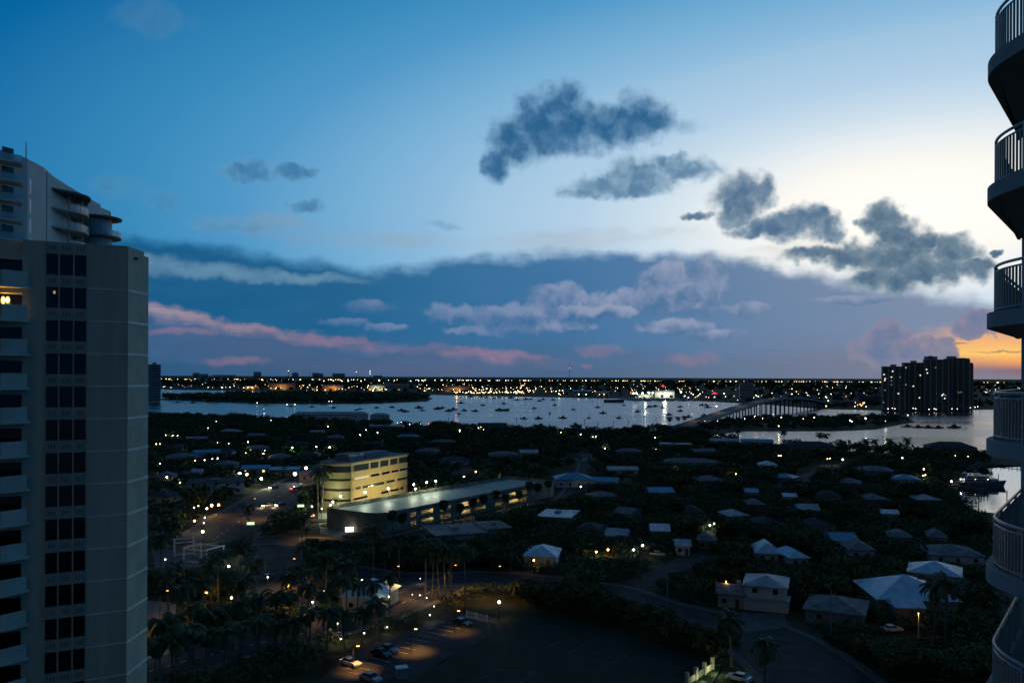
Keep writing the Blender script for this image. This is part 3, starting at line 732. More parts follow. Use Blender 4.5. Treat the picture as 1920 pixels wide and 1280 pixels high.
M_olit = glow('office_window_lit', (1, .85, .45), .25)
for a, b_, k in ((.6, 11.2, 0), (12.6, 18.6, 0), (20.2, 26.4, 0), (28, 34, 0), (35.2, 41.6, 0)): opane(a, b_, 16.0, 18.6, M_opane)
for a, b_ in ((11.3, 12.5), (18.7, 20.1), (26.5, 27.9), (34.1, 35.1)): pier(a, b_, 16.001, 18.599)
for a, b_ in ((1.0, 11.6), (13, 19.4), (21.4, 27.6), (29.2, 34.8), (36, 41.4)): opane(a, b_, 12.5, 13.5, M_olit if a < 2 else M_glass)
for a, b_ in ((.2, .9), (11.7, 12.9), (19.5, 21.3), (27.7, 29.1), (34.9, 35.9)): pier(a, b_, 12.501, 13.499)
for a, b_ in ((1, 5.4), (6.6, 12.4), (13.2, 23), (25, 31.6), (34, 41.4)): opane(a, b_, 8.4, 9.5, M_opane)
for a, b_ in ((.2, .9), (5.5, 6.5), (12.5, 13.1), (23.1, 24.9), (31.7, 33.9)): pier(a, b_, 8.401, 9.499)
for a, b_ in ((.8, 10.4), (21, 26.6), (28.6, 35.4), (36.6, 39.2)): opane(a, b_, 4.2, 5.2, M_glass)
for a, b_ in ((10.5, 20.9), (26.7, 28.5), (35.5, 36.5), (39.3, 42.5)): pier(a, b_, 4.201, 5.199)
for (z0, z1) in ((4.2, 5.2), (8.4, 9.5), (12.5, 13.5), (16.0, 18.6)):       # ribbon glass round the curved end
    for i in range(len(curve) - 1):
        a, b_ = Vector(curve[i]) * .975 + Vector((.1, OW / 2 * .025)), Vector(curve[i + 1]) * .975 + Vector((.1, OW / 2 * .025))
        MB().prism([tuple(a), tuple(b_), (b_.x + .06, b_.y), (a.x + .06, a.y)], z0 + .01, z1 - .01).build('window', M_opane, off)
MB().prism([(x * 1.03, OW / 2 + (y - OW / 2) * 1.02) for x, y in foot], OH + .002, OH + .5).build('roof', M_roofs['grey'], off)
MB().box(3, 4, OH + .51, 14, 11, OH + 3.2).build('roof_plant', M_walls['grey'], off)
MB().box(17, 5, OH + .51, 34, 12, OH + 2.4).build('roof_plant', M_walls['grey'], off)
for x, y, h in ((9, 8, 9), (OL - 1, 2, 7)): MB().tube([(x, y, OH + .5), (x, y, OH + h)], [.07, .04], 5).build('antenna', M_dmetal, off)
MB().tube([(-1.5, -.35, 0), (-1.5, -.35, OH - .3)], .35, 8).build('column', M_yel, off)
# lit entrance on the front, dark doors
en = MB().box(2.0, -2.6, 3.3, 9.6, -.03, 3.7).build('entrance_canopy', M_yel, off)
MB().box(2.6, -.06, .1, 9.0, -.01, 3.2).build('entrance_glass', glow('entrance_lit', (1, .82, .25), 1.1), off)
block_poly([tuple((P1 + Matrix.Rotation(OA, 2) @ Vector(q))) for q in [(-8, -3), (OL + 2, -3), (OL + 2, OW + 2), (-8, OW + 2)]])
for t_ in np.linspace(0, 1, 10):
    q = P1.lerp(P2, t_); keep_view(q.x, q.y, 3.0, 3)
for q in ((-70, 337), (-75, 341)): keep_view(q[0], q[1], 4.0, 4)

# ------------------------------------------------------------------ two-level parking deck
M_pd = mat('deck_concrete', (0.24, 0.22, 0.17), 0.85, 0.25, 0.3)
M_pt = mat('deck_coating', (0.12, 0.16, 0.16), 0.55, 0.3, 0.15)
DA_, DB_ = Vector((-46.0, 284.0)), Vector((19.5, 380.0)); DAng = math.atan2(DB_.y - DA_.y, DB_.x - DA_.x); DL = (DB_ - DA_).length; DW = 25.0; DZ = 6.4
pk = thing('parking_structure', 'two level concrete parking deck with pale green top and lit openings, beside the office', 'parking deck', (DA_.x, DA_.y, 0), DAng)
rc = [(7 - 7 * math.cos(a), 7 - 7 * math.sin(a)) for a in np.linspace(0, math.pi / 2, 8)]
MB().prism([(0, DW)] + rc[:1] + rc[1:] + [(DL, 0), (DL, DW)], DZ - .35, DZ).build('top_slab', M_pt, pk)
MB().prism([(.3, DW - .3), (.3, 7.2), (7.2, .3), (DL - .3, .3), (DL - .3, DW - .3)], 3.05, 3.3).build('middle_slab', M_pd, pk)
MB().prism([(DL - .5, 5.5), (DL - .5, DW - .5), (8, DW - .5), (8, 5.5)], 0.05, DZ - .36).build('inner_wall', M_walls['cream'], pk)
# solid rounded corner wall
o2 = [(x * .985 - .0, y) for x, y in rc]; MB().prism([(0, DW)] + rc + [(15, 0), (15, .35), (7.2, .5)] + [(7 - 6.6 * math.cos(a), 7 - 6.6 * math.sin(a)) for a in np.linspace(math.pi / 2, 0, 8)] + [(.4, DW)], 0, DZ + 1.0).build('corner_wall', M_pd, pk)
# parapets, spandrels and piers of the long front
MB().box(15.003, 0, DZ - .8, DL, .3, DZ + 1.0).build('parapet', M_pd, pk)
MB().box(15.003, .01, 2.5, DL, .31, 4.1).build('spandrel', M_pd, pk)
MB().box(15.003, .02, 0, DL, .32, .9).build('plinth', M_pd, pk)
MB().box(.5, DW - .3, DZ + .002, DL * .62, DW, DZ + 1.5).build('parapet', M_pd, pk)
MB().box(DL * .62 + .01, DW - .3, DZ + .002, DL, DW, DZ + 1.1).build('parapet', M_pd, pk)
MB().box(DL - .3, .31, DZ + .002, DL, DW - .31, DZ + 1.0).build('parapet', M_pd, pk)
open_a = [(17, 20), (23, 30), (34, 40), (47, 53), (56, 63), (70, 74), (80, 93)]
xs = 15.01
for k, (a, b_) in enumerate(open_a + [(DL, DL)]):
    for z0, z1 in ((.901, 2.499), (4.101, DZ - .801)): MB().box(xs, .015, z0, a, .29, z1).build('pier', M_pd, pk)
    xs = b_ + .003
for k in range(9):
    x = 18 + k * 9.2
    for z in (2.8, DZ - .5):
        MB().box(x - .6, 2.4, z - .06, x + .6, 2.6, z).build('tube_light', glow('deck_tube', (1, .80, .42), 4.0), pk)
        if k % 2 == 0: pointlight(pk, (x, 2.8, z - .35), 900, (1, .78, .36), .4)
block_poly([tuple((DA_ + Matrix.Rotation(DAng, 2) @ Vector(q))) for q in [(-4, -4), (DL + 2, -4), (DL + 2, DW + 2), (-4, DW + 2)]])
for t_ in np.linspace(0, 1, 16):
    q = DA_.lerp(DB_, t_); keep_view(q.x, q.y, 1.2, 4)
nrm = Vector((-math.sin(DAng), math.cos(DAng)))
for k, (s_, w_, pw) in enumerate(((.05, 1.0, 1), (.16, 1.0, 1), (.27, 1.0, 1), (.40, 1.0, 1), (.47, 1.0, 1), (.52, 1.0, 1))):
    q = DA_.lerp(DB_, s_) + nrm * (DW - .8)
    lamp(0, 0, 'n', ['white floodlight on the deck parapet by the rounded corner', 'white floodlight second from the rounded corner of the parking deck', 'white floodlight halfway along the back parapet of the parking deck', 'white floodlight on the parking deck, first of a close trio', 'white floodlight on the parking deck, middle of a close trio', 'white floodlight on the parking deck, last of a close trio'][k], 'floodlights along the parking deck', h=4.5, r=.34, s=22, power=2400, name='floodlight', loc=Vector((q.x, q.y, DZ + 4.5)), z0=DZ, cat='floodlight')
lp = lambda lx, ly: Vector((*(P1 + Matrix.Rotation(OA, 2) @ Vector((lx, ly))), 0))
for k, (lx, ly, h, pw, lb) in enumerate(((6, -9, 5, 3400, 'bright floodlight in front of the office entrance'), (17, -11, 5, 4800, 'bright floodlight midway along the lit office front'), (31, -11, 6, 4200, 'bright floodlight by the far end of the lit office front'), (-9.5, 3, 5, 3000, 'white lamp at the foot of the rounded office corner'))):
    q = lp(lx, ly); lamp(0, 0, 'y' if k < 3 else 'n', lb, 'floodlights around the office', h=h, r=.3, s=22, power=pw, name='floodlight', loc=Vector((q.x, q.y, h)), cat='floodlight')
# orange floods on the rounded wall, white sign, planters
for x, y, lb in ((682, 962, 'upper orange flood lamp beside the rounded deck wall'), (681, 981, 'lower orange flood lamp beside the rounded deck wall')):
    lamp(x, y, 'o', lb, 'orange lamps by the deck wall', h=4 if y < 970 else 2, r=.34, s=16, power=2600, name='floodlight', cat='floodlight')
q = G(655, 999); sg = thing('sign', 'white lit box sign on a low plinth in the office forecourt', 'sign', q, R(10))
MB().box(-1.6, -.3, 0, 1.6, .3, .5).build('plinth', M_pd, sg); MB().box(-1.4, -.2, .5, 1.4, .2, 2.2).build('panel', glow('sign_face', (1, 1, .94), 2.6), sg); MB().box(-1.5, -.16, 2.2, 1.5, .16, 2.3).build('frame', M_dmetal, sg)
keep_view(q.x, q.y, .5, 3)
q = G(686, 992); sg = thing('sign', 'dark low sign wall between the white sign and the rounded deck wall', 'sign', q, R(8)); MB().box(-3.6, -.2, 0, 3.6, .2, 1.7).build('panel', M_dmetal, sg); MB().box(-3.7, -.3, 0, 3.7, .3, .3).build('plinth', M_pd, sg)
for x, y, w_, lb in ((600, 977, 4, 'oval planting bed by the office kerb'), (620, 985, 4, 'oval planting bed beside the forecourt lamp'), (672, 1005, 6, 'lawn island with pale kerb in front of the signs')):
    q = G(x, y); o = thing('planting_bed', lb, 'planting bed', q)
    ring = [(math.cos(a) * w_, math.sin(a) * w_ * .9) for a in np.linspace(0, 2 * math.pi, 17)[:-1]]
    MB().prism(ring, 0, .25).build('kerb', M_kerb, o); MB().prism([(x_ * .93, y_ * .93) for x_, y_ in ring], .2, .36).build('lawn', M_mulch, o)

# ------------------------------------------------------------------ houses
win_me = {}
def window_mesh(m_): return shared(('win', m_.name), lambda: (MB().box(-.65, -.05, 0, .65, .03, .06).box(-.65, -.05, 1.2, .65, .03, 1.26).box(-.65, -.05, .06, -.59, .03, 1.2).box(.59, -.05, .06, .65, .03, 1.2).mesh('window', M_white), MB().box(-.59, -.02, .062, .59, .02, 1.198).mesh('pane', m_)))
def add_window(parent, x, y, z, rz, lit=None, sc=1.0):
    f_, p_ = window_mesh(lit or M_glass); w = put('window', f_, parent, (x, y, z), rz, sc); put('pane', p_, w)
door_me = MB().box(-.5, -.05, 0, .5, .04, 2.1).mesh('door', M_wood); knob_me = MB().ball((.38, -.09, 1.0), .05).mesh('handle', M_metal)
def roof_hip(w, d, h, o_, zw, m_, parent, ridge=None):
    a, b_ = w / 2 + o_, d / 2 + o_; r = max(.1, a - b_) if ridge is None else ridge
    if a >= b_: top = [(-r, 0), (r, 0)]
    else: r = max(.1, b_ - a); top = [(0, -r), (0, r)]
    v = [(-a, -b_, zw), (a, -b_, zw), (a, b_, zw), (-a, b_, zw), (*top[0], zw + h), (*top[1], zw + h), (-a, -b_, zw - .15), (a, -b_, zw - .15), (a, b_, zw - .15), (-a, b_, zw - .15)]
    if a >= b_: f = [(0, 1, 5, 4), (1, 2, 5), (2, 3, 4, 5), (3, 0, 4)]
    else: f = [(0, 1, 4), (1, 2, 5, 4), (2, 3, 5), (3, 0, 4, 5)]
    f += [(6, 7, 1, 0), (7, 8, 2, 1), (8, 9, 3, 2), (9, 6, 0, 3), (9, 8, 7, 6)]
    return MB().add(v, f).build('roof', m_, parent)
def roof_gable(w, d, h, o_, zw, m_, parent):
    a, b_ = w / 2 + o_, d / 2 + o_
    v = [(-a, -b_, zw), (a, -b_, zw), (a, b_, zw), (-a, b_, zw), (-a, 0, zw + h), (a, 0, zw + h), (-a, -b_, zw - .15), (a, -b_, zw - .15), (a, b_, zw - .15), (-a, b_, zw - .15)]
    return MB().add(v, [(0, 1, 5, 4), (2, 3, 4, 5), (1, 2, 5), (3, 0, 4), (6, 7, 1, 0), (7, 8, 2, 1), (8, 9, 3, 2), (9, 6, 0, 3), (9, 8, 7, 6)]).build('roof', m_, parent)
HOUSES = []
def house(x0, x1, ye, depth, label, roof='hip', rm='grey', wm_='white', zw=3.0, rh=2.0, rz=0.0, lit=(), wing=None, chimney=False, group='houses among the trees', name='house', cat='house', over=.6, view=True, nwin=None):
    a, b_ = G(x0, ye, zw), G(x1, ye, zw); w = (b_ - a).length - 2 * over; w = max(4.0, w / max(.6, math.cos(R(rz)))); c = (a + b_) / 2
    c.y += depth / 2 * .9; c.z = 0
    o = thing(name, label, cat, c, R(rz) - math.atan2(c.x, c.y) * .6, group)
    wl_ = MB().box(-w / 2, -depth / 2, 0, w / 2, depth / 2, zw - .16)
    wl_.build('wall', M_walls[wm_], o)
    if roof == 'hip': rf = roof_hip(w, depth, rh, over, zw, M_roofs[rm], o)
    elif roof == 'gable': rf = roof_gable(w, depth, rh, over, zw, M_roofs[rm], o)
    else:
        rf = MB().box(-w / 2 - over, -depth / 2 - over, zw - .155, w / 2 + over, depth / 2 + over, zw + .12).build('roof', M_roofs[rm], o)
        MB().box(-w * .1, -depth * .1, zw + .122, w * .06, depth * .12, zw + .9).build('roof_plant', M_walls['grey'], rf)
    if chimney: MB().box(w * .2, -.4, zw + .2, w * .2 + .9, .4, zw + rh + .8).build('chimney', M_walls['white'], rf)
    k = nwin or max(2, int(w / 4.2)); floors = 2 if zw > 5 else 1
    for fl in range(floors):
        for i in range(k):
            xx = -w / 2 + w * (i + .5) / k
            if fl == 0 and i == k // 2: put('handle', knob_me, put('door', door_me, o, (xx, -depth / 2 - .04, 0.02)))
            else: add_window(o, xx, -depth / 2 - .03, 1.0 + fl * 3, 0, M_lit_y if (fl, i) in lit else None)
    add_window(o, w / 2 + .03, 0, 1.0, R(90)); add_window(o, -w / 2 - .03, 0, 1.0, R(-90))
    if wing:
        wx, wd, wz, wr = wing; yy = -depth / 2 - wd / 2 - .02
        MB().box(wx - 3, yy - wd / 2, 0, wx + 3, yy + wd / 2, wz - .16).build('wing_wall', M_walls[wm_], o)
        rr = roof_gable(6, wd, 1.2, .4, wz, M_roofs[wr], o); rr.name = 'wing_roof'; rr.location = (wx, yy, 0)
    cs, sn = math.cos(o.rotation_euler.z), math.sin(o.rotation_euler.z)
    ft = [(c.x + cs * px_ - sn * py_, c.y + sn * px_ + cs * py_) for px_, py_ in ((-w / 2 - 2, -depth / 2 - 2), (w / 2 + 2, -depth / 2 - 2), (w / 2 + 2, depth / 2 + 2), (-w / 2 - 2, depth / 2 + 2))]
    block_poly(ft); HOUSES.append((c.x, c.y, w))
    if view:
        for t_ in np.linspace(-.45, .45, 5): keep_view(c.x + cs * w * t_, c.y + sn * w * t_ - depth * .4, zw + (-.6 if c.y < 260 else .3 if 'half hidden' not in group else 1.0), 2.4, .2)
    return o
house(306, 362, 856, 12, 'low dark roofed house beside the tower edge', rm='grey', rz=5)
house(396, 436, 846, 10, 'small dark hip roofed house left of the pale house with lit window', rm='dark', rz=-8)
house(459, 502, 840, 10, 'pale house with a white window and lights by its corner', rm='grey', wm_='white', lit=((0, 0),), rz=6)
house(347, 386, 820, 9, 'white flat roofed house behind three pale lamps', 'flat', 'pale')
house(286, 322, 892, 10, 'low house with grey roof at the foot of the tower', rm='grey', rz=-5)
house(356, 376, 884, 7, 'small white walled house lit blue by the sky', 'gable', 'pale', rh=1.3)
house(340, 446, 905, 20, 'wide dark shop block with a pale roof edge beside the boulevard', 'flat', 'dark', 'white', zw=5.5, rz=6, name='shop_building', cat='shop')
house(448, 500, 878, 14, 'shop with blue roof and a lit green front on the boulevard', 'gable', 'blue', 'cream', lit=((0, 0), (0, 2)), rh=1.4, name='shop_building', cat='shop')
house(500, 556, 880, 14, 'long shop row with slate blue flat roof', 'flat', 'blue', 'tan', name='shop_building', cat='shop', zw=3.8)
house(556, 600, 887, 12, 'brown shop front with bright sign at the end of the boulevard', 'flat', 'grey', 'tan', name='shop_building', cat='shop', zw=4.0)
house(546, 690, 776, 13, 'long pale two storey townhouse row on the lagoon shore', 'hip', 'pale', 'white', zw=6, rh=3, nwin=9, name='townhouse', cat='townhouse', view=False)
house(692, 730, 778, 12, 'short pale townhouse block beside the long row', 'hip', 'pale', 'white', zw=6, rh=2.5, name='townhouse', cat='townhouse', view=False)
house(690, 756, 798, 14, 'beige flat roofed building behind the shore trees', 'flat', 'pale', 'cream', zw=4)
house(580, 612, 809, 9, 'small house with bright pale roof in the trees', 'gable', 'pale', rh=1.2)
house(610, 643, 820, 14, 'grey two storey house behind the office roof', 'hip', 'grey', 'grey', zw=6)
house(896, 950, 798, 12, 'house with twin dark gables near the lagoon', 'gable', 'dark', 'cream', lit=((0, 0),), rh=3, chimney=True)
house(1058, 1082, 806, 8, 'small boathouse at the water edge', 'gable', 'dark', 'grey', view=False, name='boathouse', cat='boathouse')
house(1088, 1124, 806, 8, 'dark dock house on the shore beside the boathouse', 'flat', 'dark', 'grey', zw=4, view=False, name='boathouse', cat='boathouse')
house(916, 972, 852, 13, 'long low house with slate roof behind the parking deck', rm='grey', rz=8)
house(974, 1010, 848, 12, 'house with pale blue roof next to the slate roofed house', 'gable', 'pale', rh=1.6)
house(1238, 1298, 832, 12, 'low house with flat pale roof below the causeway', 'flat', 'pale')
house(1040, 1112, 898, 14, 'large blue hip roofed house behind the parking deck', rm='blue', wm_='white', zw=4, rh=2.6, rz=6)
house(1112, 1162, 902, 11, 'white wing house with two lit windows beside the blue roof', 'gable', 'blue', 'white', lit=((0, 1), (0, 2)), rh=1.6, rz=-10)
house(1140, 1198, 880, 12, 'long house with ribbed pale roof above the blue roofs', 'gable', 'pale', rh=1.4, rz=4)
house(1250, 1346, 866, 14, 'wide grey roofed house among dark trees', rm='grey', rz=-6)
house(1215, 1264, 922, 12, 'house with vivid blue metal roof', 'gable', 'blue', rh=1.6, rz=10)
house(1016, 1082, 968, 16, 'flat canopy roof glowing faint pink by the side street', 'flat', 'white', 'pink', zw=4, rz=-14, name='canopy_building', cat='building')
house(798, 900, 1000, 18, 'long low dark building with bluish roof across the street from the deck', 'flat', 'grey', 'cream', zw=4, rz=18, name='low_building', cat='building')
house(898, 950, 990, 14, 'low building with skylight strips beside the long dark one', 'flat', 'grey', 'cream', zw=4.5, rz=18, name='low_building', cat='building')
house(986, 1052, 1042, 12, 'house with pale hipped roof tinted blue by skylight and an orange porch lamp', rm='sky', rz=-8, rh=2.2)
house(1222, 1260, 994, 11, 'white house half hidden behind slim trunks', 'gable', 'white', 'white', rh=1.5)
house(1270, 1298, 1022, 9, 'small white fenced house by the side street', 'gable', 'pale', 'white', rh=1.2)
house(1394, 1452, 828, 12, 'house with bright blue roof at the channel edge', 'gable', 'blue', rh=2)
house(1334, 1388, 826, 12, 'pale roofed house beside the bright blue one', 'gable', 'pale', rh=1.6)
house(1426, 1460, 871, 11, 'white roofed house below twin yellow lamps', 'hip', 'white')
house(1474, 1568, 836, 16, 'big dark two storey villa on the channel', 'hip', 'dark', 'grey', zw=6.5, rh=3)
house(1750, 1834, 838, 18, 'large hip roofed villa on the spit by the marina', 'hip', 'dark', 'grey', zw=6.5, rh=3.4)
house(1616, 1680, 882, 14, 'grey two storey house with small lit gable', 'hip', 'grey', 'grey', zw=5.8)
house(1680, 1730, 898, 12, 'house with glossy blue roof near the marina', 'hip', 'blue')
house(1398, 1426, 922, 10, 'small blue roofed house deep in the trees', 'gable', 'blue', rh=1.2)
house(1472, 1498, 930, 8, 'shed with bright white roof in dark trees', 'gable', 'white', rh=1.0)
house(1658, 1690, 962, 8, 'narrow white roofed house alone in the dark trees', 'gable', 'white', rh=1.0)
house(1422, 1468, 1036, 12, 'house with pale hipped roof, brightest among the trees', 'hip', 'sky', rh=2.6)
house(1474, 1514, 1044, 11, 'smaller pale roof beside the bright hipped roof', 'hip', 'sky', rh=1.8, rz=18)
house(1748, 1784, 1006, 9, 'small dull roofed house near the rounded balconies', rm='grey')
house(1752, 1850, 1040, 14, 'wide grey roofed house behind the white roofs', rm='grey', rz=8)
house(1726, 1818, 1076, 12, 'pale roofed house just behind the big skylight tinted one', 'hip', 'sky', rh=2.4, rz=-12)
house(1650, 1800, 1122, 17, 'big pale hipped roof house tinted blue by skylight, largest on the near street', 'hip', 'sky', 'tan', zw=4.2, rh=3.8, rz=10, wing=(-4, 6, 4.0, 'sky'))
house(1408, 1490, 1098, 11, 'two storey white house with garage doors on the near street', 'hip', 'pale', 'white', zw=5.8, rh=1.6, rz=-10)
house(1352, 1408, 1112, 9, 'low pale annex with chimney beside the two storey house', 'gable', 'grey', 'cream', zw=3.4, rh=1.4, chimney=True, rz=-8)
house(1534, 1642, 1146, 13, 'low house with patchy pale roof on the near street', 'hip', 'grey', 'grey', rh=2.0, rz=-14, zw=3.2)
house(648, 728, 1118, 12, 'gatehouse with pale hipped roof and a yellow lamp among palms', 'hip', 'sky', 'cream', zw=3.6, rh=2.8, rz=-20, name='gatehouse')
# filler roofs deeper in the trees, each seen only as a dim ridge
for k, (x, y, wpx, rm_, lb) in enumerate(((330, 838, 34, 'dark', 'dim low roof left of the green lamp'), (520, 856, 40, 'grey', 'dim grey roof behind the shop row'), (575, 852, 44, 'dark', 'dark roof right of the dim grey roof'), (800, 846, 46, 'grey', 'grey roof just right of the office top'), (850, 862, 50, 'dark', 'dark roof beyond the office end wall'), (880, 886, 36, 'tile', 'tile roof with lit porch behind the deck'), (1180, 846, 48, 'grey', 'dim grey roof under the causeway trees'), (1080, 856, 40, 'dark', 'dark roof above the big blue one'), (1330, 900, 50, 'grey', 'dim roof in trees below the wide grey roof'), (1300, 960, 44, 'dark', 'dark roof near twin white lamps'), (1560, 930, 46, 'dark', 'dark roof below the big dark villa'), (1600, 905, 40, 'grey', 'grey roof along the lane to the marina'), (1540, 985, 50, 'dark', 'dark roof in the middle of the wood'), (1620, 1030, 50, 'grey', 'dull roof behind the patchy one'), (420, 870, 40, 'grey', 'grey roof above the wide shop block'), (300, 930, 44, 'dark', 'dark roof low beside the tower wall'))):
    house(x - wpx / 2, x + wpx / 2, y, 11, lb, 'hip', rm_, ['cream', 'white', 'grey'][k % 3], rz=(k * 37 % 50) - 25)

for k, (x, y) in enumerate(((1180, 962), (1380, 966), (1440, 980), (1585, 1012), (1700, 1006), (1330, 1012), (1160, 1004), (1108, 992), (1480, 895), (1320, 846), (1642, 935), (1740, 936), (700, 832), (765, 818), (830, 828), (480, 816), (432, 808), (562, 832), (382, 848), (1130, 930), (1420, 945), (1520, 955))):
    house(x - 17 - k % 5 * 2, x + 17 + k % 4 * 3, y, 10, 'dim small roof half sunk in the dark wood', 'hip' if k % 3 else 'gable', ('grey', 'pale', 'dark', 'blue', 'grey')[k % 5], ['white', 'cream', 'grey'][k % 3], rz=(k * 53 % 60) - 30, group='half hidden roofs in the wood', rh=1.7)
# garage doors on the two storey house's drive, small canopies and boxes
q = G(1436, 1146); gd = thing('garage', 'pale double garage with panelled doors under the white house', 'garage', q, R(-22))
MB().box(-5, 0, 0, 5, 5, 2.7).build('wall', M_walls['white'], gd); MB().box(-5.3, -.3, 2.702, 5.3, 5.2, 2.95).build('roof', M_roofs['pale'], gd)
for x in (-2.45, 2.45):
    dd_ = MB().box(x - 2.1, -.06, .02, x + 2.1, -.004, 2.3).build('garage_door', M_walls['cream'], gd)
    for i in range(4): MB().box(x - 2.0, -.09, .1 + i * .55, x + 2.0, -.062, .56 + i * .55).build('door_panel', M_walls['white'], dd_)

# ------------------------------------------------------------------ white pergolas in the terrace garden
def pergola(x, y, w, d, h, rz, label):
    o = thing('pergola', label, 'pergola', G(x, y), R(rz), 'white pergolas')
    for sx in (-1, 1):
        for sy in (-1, 1): MB().box(sx * w / 2 - .12, sy * d / 2 - .12, 0, sx * w / 2 + .12, sy * d / 2 + .12, h).build('post', M_white, o)
    for sy in (-1, 1): MB().box(-w / 2 - .4, sy * d / 2 - .09, h + .002, w / 2 + .4, sy * d / 2 + .09, h + .28).build('beam', M_white, o)
    for sx in (-1, 1): MB().box(sx * w / 2 - .09, -d / 2 - .4, h + .284, sx * w / 2 + .09, d / 2 + .4, h + .52).build('beam', M_white, o)
    MB().box(-w / 2 + .13, -d / 2 - .06, .5, w / 2 - .13, -d / 2 + .06, .7).build('rail', M_white, o)
    block_disc(o.location.x, o.location.y, 8)
    for sx in (-1, 0, 1): keep_view(o.location.x + sx * w / 2, o.location.y - d / 2, .4, 3)
pergola(345, 1038, 5.5, 6, 4.0, 24, 'white open pergola frame, farther of the two on the garden terrace')
pergola(382, 1052, 8.5, 7, 4.0, -22, 'larger white pergola frame, nearer on the garden terrace')

# ------------------------------------------------------------------ cars
CARC = dict(white=(.62, .62, .62), black=(.02, .02, .022), silver=(.35, .36, .37), grey=(.12, .12, .13), red=(.3, .03, .03), blue=(.04, .07, .16))
def car_parts(col):
    def mk():
        m_ = mat('car_paint_' + col, CARC[col], .3, .03, 1.0, spec=.6)
        prof = [(-2.25, .35), (-2.25, .85), (-2.1, .98), (-1.35, 1.05), (.95, 1.0), (2.0, .86), (2.25, .7), (2.28, .35)]
        b_ = MB(); n_ = len(prof)
        b_.add([(x, -.9, z) for x, z in prof] + [(x, .9, z) for x, z in prof], [tuple(range(n_)), tuple(range(2 * n_ - 1, n_ - 1, -1))] + [(i, n_ + i, n_ + (i + 1) % n_, (i + 1) % n_) for i in range(n_)])
        cab = MB(); lo_ = [(-1.75, 1.02), (1.05, 1.0)]; hi_ = [(-1.05, 1.46), (.35, 1.46)]
        cab.add([(lo_[0][0], -.82, 1.02), (lo_[1][0], -.82, 1.0), (lo_[1][0], .82, 1.0), (lo_[0][0], .82, 1.02), (hi_[0][0], -.62, 1.44), (hi_[1][0], -.62, 1.44), (hi_[1][0], .62, 1.44), (hi_[0][0], .62, 1.44)], [(0, 1, 5, 4), (1, 2, 6, 5), (2, 3, 7, 6), (3, 0, 4, 7)])
        rf = MB().box(-1.1, -.64, 1.442, .4, .64, 1.5)
        wh = MB().tube([(0, -.11, 0), (0, .11, 0)], .33, 12)
        rim = MB().tube([(0, -.125, 0), (0, .125, 0)], .19, 8)
        hl = MB().box(-.04, -.2, -.08, .04, .2, .08)
        return [b_.mesh('body', m_), cab.mesh('cabin_glass', M_glass), rf.mesh('roof', m_), wh.mesh('wheel', mat('tyre', (.02, .02, .02), .8, .1)), rim.mesh('rim', M_metal), hl.mesh('headlight', M_white), hl.mesh('tail_light', mat('tail_lens', (.3, .02, .02), .3, 0))]
    return shared(('car', col), mk)
def car(x, y, rz, col, label, group='parked cars', lights=None, at=None, see=True):
    b_, cg, rf, wh, rim, hl, tl = car_parts(col); q = at or G(x, y)
    o = thing('car', label, 'car', (q[0], q[1], .09), R(rz), group)
    for nm, me in (('body', b_), ('cabin_glass', cg), ('roof', rf)): put(nm, me, o)
    for sx in (-1.4, 1.4):
        for sy in (-.82, .82): put('rim', rim, put('wheel', wh, o, (sx, sy, .33)))
    h_m, t_m = hl, tl
    if lights in ('head', 'both'): h_m = shared('hl_on', lambda: MB().ball((0, 0, 0), .2).mesh('headlight', bulbmat('y', 30)))
    if lights in ('tail', 'both'): t_m = shared('tl_on', lambda: MB().ball((0, 0, 0), .2).mesh('tail_light', bulbmat('r', 12)))
    for sy in (-.6, .6): put('headlight', h_m, o, (2.27, sy, .66)); put('tail_light', t_m, o, (-2.27, sy, .78))
    if lights == 'head': pointlight(o, (3.6, 0, .7), 500, (1, .75, .4), .3)
    if see: keep_view(q[0], q[1], .3, 3)
    return o
car(657, 1248, -38, 'white', 'white saloon car under the orange lamp in the parking court')
car(715, 1230, -38, 'black', 'black car parked two bays from the white saloon')
car(728, 1222, -38, 'grey', 'dark grey car tucked beside the black one')
car(866, 1172, -38, 'black', 'black car by the fence at the end of the parking court')
car(695, 1277, -38, 'silver', 'pale car cut by the frame edge below the white saloon')
car(1385, 1276, 140, 'white', 'white car on the near street corner')
car(1672, 1184, 10, 'white', 'white car half hidden in front of the patchy roofed house')
car(1233, 1042, -20, 'silver', 'pale van like car parked on the side street')
car(815, 962, 50, 'white', 'white car in a lit opening at the foot of the parking deck')
car(513, 916, -125, 'silver', 'car with bright yellow headlights coming down the boulevard', 'cars on the boulevard', 'head')
car(553, 918, 55, 'red', 'car with red tail lights going up the boulevard', 'cars on the boulevard', 'tail')
car(502, 950, -125, 'grey', 'car with orange glowing headlights, left of two at the crossing', 'cars on the boulevard', 'head')
car(526, 949, -125, 'blue', 'car with orange glowing headlights, right of two at the crossing', 'cars on the boulevard', 'head')
car(502, 1086, 80, 'grey', 'dark car on the reddish lit side road', 'parked cars')
car(640, 1172, 40, 'grey', 'dark car on the palm lined road', 'cars on the palm road')
